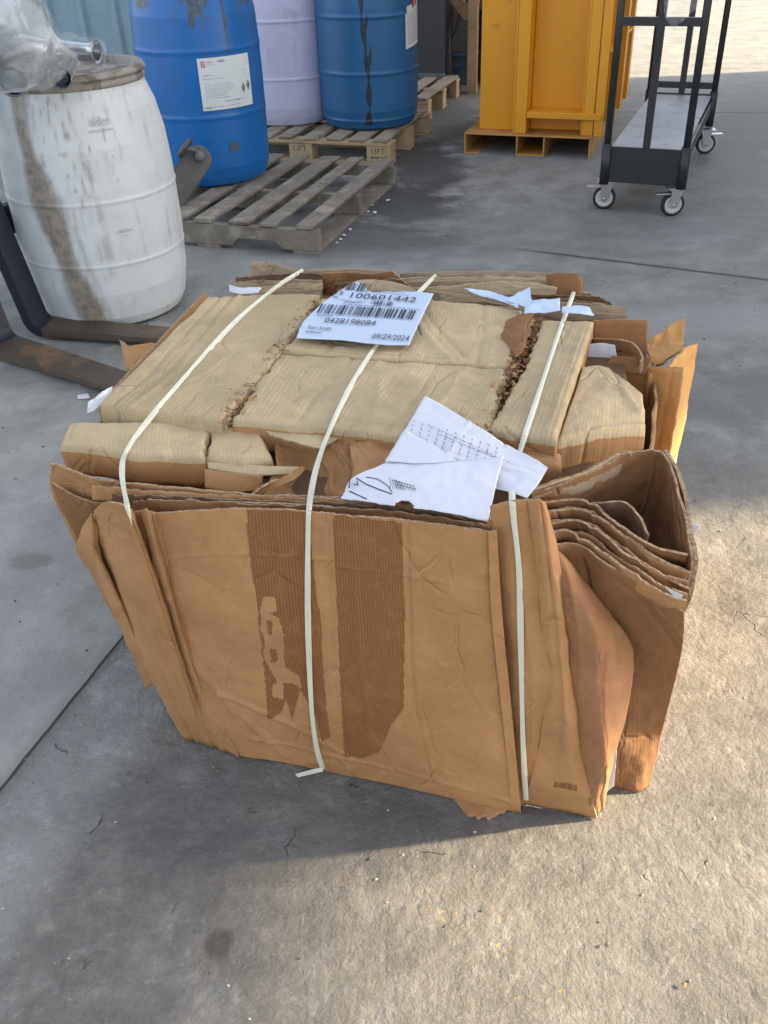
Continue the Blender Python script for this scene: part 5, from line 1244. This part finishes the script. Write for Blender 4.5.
# loose white bits
def bit(rows, name, label, mat='white', cat='paper scrap', **kw):
    kw.setdefault('amp', .004); o = sheet(name, rows, MT[mat], None, th=.0005, **kw); o.data.materials[1] = MT[mat]; tag(o, label, cat); return o
bit([[T(463, 288, .625), T(490, 291, .62), T(518, 300, .62)], [T(480, 296, .615), T(500, 300, .615), T(518, 308, .612)]], 'torn_paper', 'long torn pale blue paper strip among the rear layers', 'label', nu=24, nv=12, fs=30, jag=(.003, .003, 0, 0))
bit([[T(530, 286, .635), T(531, 300, .625)], [T(505, 300, .62), T(528, 308, .612)]], 'torn_paper', 'pointed pale paper scrap sticking up at the rear', 'label', nu=12, nv=12, fs=30)
bit([[T(526, 300, .62), T(560, 298, .62)], [T(524, 312, .61), T(560, 312, .61)]], 'torn_paper', 'pale blue paper piece left of the right strap at the rear', 'label', nu=16, nv=12, fs=30, jag=(.002, .002, 0, 0))
bit([[T(562, 307, .615), T(585, 306, .615), T(594, 313, .61)], [T(562, 313, .61), T(580, 314, .61), T(594, 315, .608)]], 'torn_paper', 'pale paper piece right of the right strap at the rear', 'label', nu=16, nv=8, fs=30)
bit([[B(583, 345, .66), B(600, 343, .66), B(615, 345, .655)], [B(583, 361, .655), B(600, 361, .655), B(618, 363, .65)]], 'white_card', 'smooth white card standing between the boards at the right', 'paper', nu=16, nv=10, amp=.001)
bit([[T(228, 284, .59), T(238, 287, .60), T(262, 288, .60)], [T(229, 291, .585), T(240, 294, .59), T(258, 293, .6)]], 'white_wrapper', 'pale wrapper edge hanging out at the rear left', 'white', nu=16, nv=10)
bit([[T(88, 401, .598), T(100, 394, .604), T(113, 385, .605)], [T(87, 413, .58), T(96, 409, .585), T(106, 396, .60)]], 'plastic_scrap', 'crumpled white plastic scrap at the left corner of the bale top', 'white', nu=20, nv=14, fs=50, amp=.006, jag=(.002, .003, 0, 0))
bit([[B(684, 518, .22), B(701, 527, .22)], [B(686, 541, .22), B(690, 539, .22)]], 'price_tag', 'white pointed paper tag sticking out right of the open fold', 'paper', nu=8, nv=8, amp=.0005)
bit([[T(665, 587, .525), T(683, 596, .52)], [T(676, 599, .505), T(681, 600, .505)]], 'paper_corner', 'tiny white paper corner on the lower curved sheets', 'paper', nu=8, nv=8, amp=.0005)
# fine grit scattered over the slab: nobody could count it
rg = random.Random(21); bm = bmesh.new()
for i in range(1500):
    gp = Vector((rg.uniform(-1.6, 2.0), rg.uniform(.55, 3.6)**1.0, .0)); s_ = rg.choice((.0009, .0012, .0016, .0026))*rg.uniform(.6, 1.3)*(1+.25*gp.y)
    vs = [bm.verts.new(gp+Vector((s_*math.cos(a+rg.random()), s_*math.sin(a+rg.random())*.8, rg.uniform(0, .4)*s_))) for a in (0, 1.3, 2.6, 3.9, 5.2)]; c_ = bm.verts.new(gp+ZX*s_*.9)
    for j in range(5): bm.faces.new((vs[j], vs[(j+1) % 5], c_))
def grit_mat():
    m, nt, p = new_mat('grit'); k = K(nt); nn = k.noise(k.coord('World'), 37, 2)
    nt.links.new(k.mix(k.ramp(nn, .4, .6), (.07, .065, .06), (.42, .39, .34)), p.inputs['Base Color']); p.inputs['Roughness'].default_value = .9; return m
tag(bm_obj('grit', bm, grit_mat()), 'fine grit scattered over the concrete around the bale', 'grit', kind='stuff')
# small litter
def chips(name, pts_, size, mat, label, cat):
    for i, (x, y) in enumerate(pts_):
        rd = random.Random(x*7+y); g_ = T(x, y, .003); s = size*rd.uniform(.6, 1.3)
        bm = bmesh.new(); k = 6; vs = [bm.verts.new(g_+Vector((s*math.cos(j)*rd.uniform(.5, 1), s*math.sin(j)*rd.uniform(.5, 1), rd.uniform(0, .6)*s))) for j in range(k)]
        c_ = bm.verts.new(g_+ZX*s*.7); 
        for j in range(k): bm.faces.new((vs[j], vs[(j+1) % k], c_))
        bm.faces.new(vs[::-1]); o = bm_obj(name, bm, mat); tag(o, label, cat, label)
chips('foil_scrap', [(372, 206), (377, 199), (383, 194), (388, 201), (368, 212), (375, 213), (344, 236), (350, 230), (337, 243), (341, 240)], .012, MT['white'], 'small crumpled white scrap on the dark stain right of the weathered pallet', 'scrap')
o = bit([[T(77, 395, .004), T(88, 393, .006)], [T(78, 399, .003), T(90, 398, .003)]], 'paper_scrap', 'flat pale scrap on the floor under the near fork', 'white', nu=6, nv=6, amp=.001)
chips('concrete_crumb', [(218, 771), (214, 768), (75, 716), (293, 880), (450, 925), (607, 945), (684, 985)], .005, plain('crumb', (.2, .15, .09), .9), 'small crumb lying on the concrete near the bale', 'crumb')
chips('wood_sliver', [(15, 601)], .004, MT['ink'], 'tiny black fleck on the smooth slab left of the bale', 'fleck')

# ================================================================== unseen blocker out of frame, added to shape the light
MT['render'] = plain('pale_render', (.42, .40, .37), .85, var=.25)
# unseen blocker added at the right: its shade covers the yard; its corners let the low sun in at the near strip and the far right
SUN_AZ_VEC = Vector((.99, .055, 0)).normalized(); EL = R(23)
def add_shade_blocker():
    b_ = root('yard_shade_blocker', (5.5, 5.5, 0), 'unseen building-shaped blocker with an open gateway, added to shade the yard', 'building')
    bm = bmesh.new(); boxm(bm, 5.0, 6.0, 2.16, 8.0, 0, 4.9); bm_obj('wall', bm, MT['render'], b_)
    bm = bmesh.new(); boxm(bm, 5.0, 6.0, -4.2, 2.155, 2.60, 4.9); bm_obj('blocker_lintel', bm, MT['render'], b_)
    bm = bmesh.new(); boxm(bm, 5.0, 6.0, -5.4, -4.205, 0, 4.9); bm_obj('wall', bm, MT['render'], b_)
    bm = bmesh.new(); boxm(bm, 4.97, 6.03, -5.43, 8.03, 4.902, 4.98); bm_obj('blocker_roof', bm, MT['greysteel'], b_)
    for y in (3.4, 5.8):
        bm = bmesh.new(); boxm(bm, 4.97, 4.998, y, y+1.6, .02, 2.6); bm_obj('blocker_shutter', bm, MT['greysteel'], b_)
add_shade_blocker()

# ------------------------------------------------------------------ light
w = bpy.data.worlds.new('World'); scene.world = w; w.use_nodes = True
nt = w.node_tree; nt.nodes.clear(); k = K(nt)
sky = k.n('ShaderNodeTexSky'); sky.sky_type = 'NISHITA'; sky.sun_disc = False
sky.sun_elevation = EL; az = math.atan2(SUN_AZ_VEC.x, SUN_AZ_VEC.y); sky.sun_rotation = az
sky.air_density = 1.0; sky.dust_density = 2.5; sky.ozone_density = 1.0
bg = k.n('ShaderNodeBackground'); bg.inputs[1].default_value = .105; out = k.n('ShaderNodeOutputWorld')
hs = k.n('ShaderNodeHueSaturation'); hs.inputs['Saturation'].default_value = .42; nt.links.new(sky.outputs[0], hs.inputs['Color']); nt.links.new(hs.outputs[0], bg.inputs[0]); nt.links.new(bg.outputs[0], out.inputs[0])
sd = bpy.data.lights.new('sun', 'SUN'); sd.energy = 4.0; sd.angle = R(1.7); sd.color = (1, .80, .52)
so = bpy.data.objects.new('sun', sd); col.objects.link(so)
dirv = Vector((SUN_AZ_VEC.x*math.cos(EL), SUN_AZ_VEC.y*math.cos(EL), math.sin(EL)))
so.rotation_euler = dirv.to_track_quat('Z', 'Y').to_euler(); so.location = dirv*20
scene.view_settings.view_transform = 'Standard'; scene.view_settings.look = 'None'
scene.view_settings.exposure = 2.25; scene.view_settings.gamma = 1
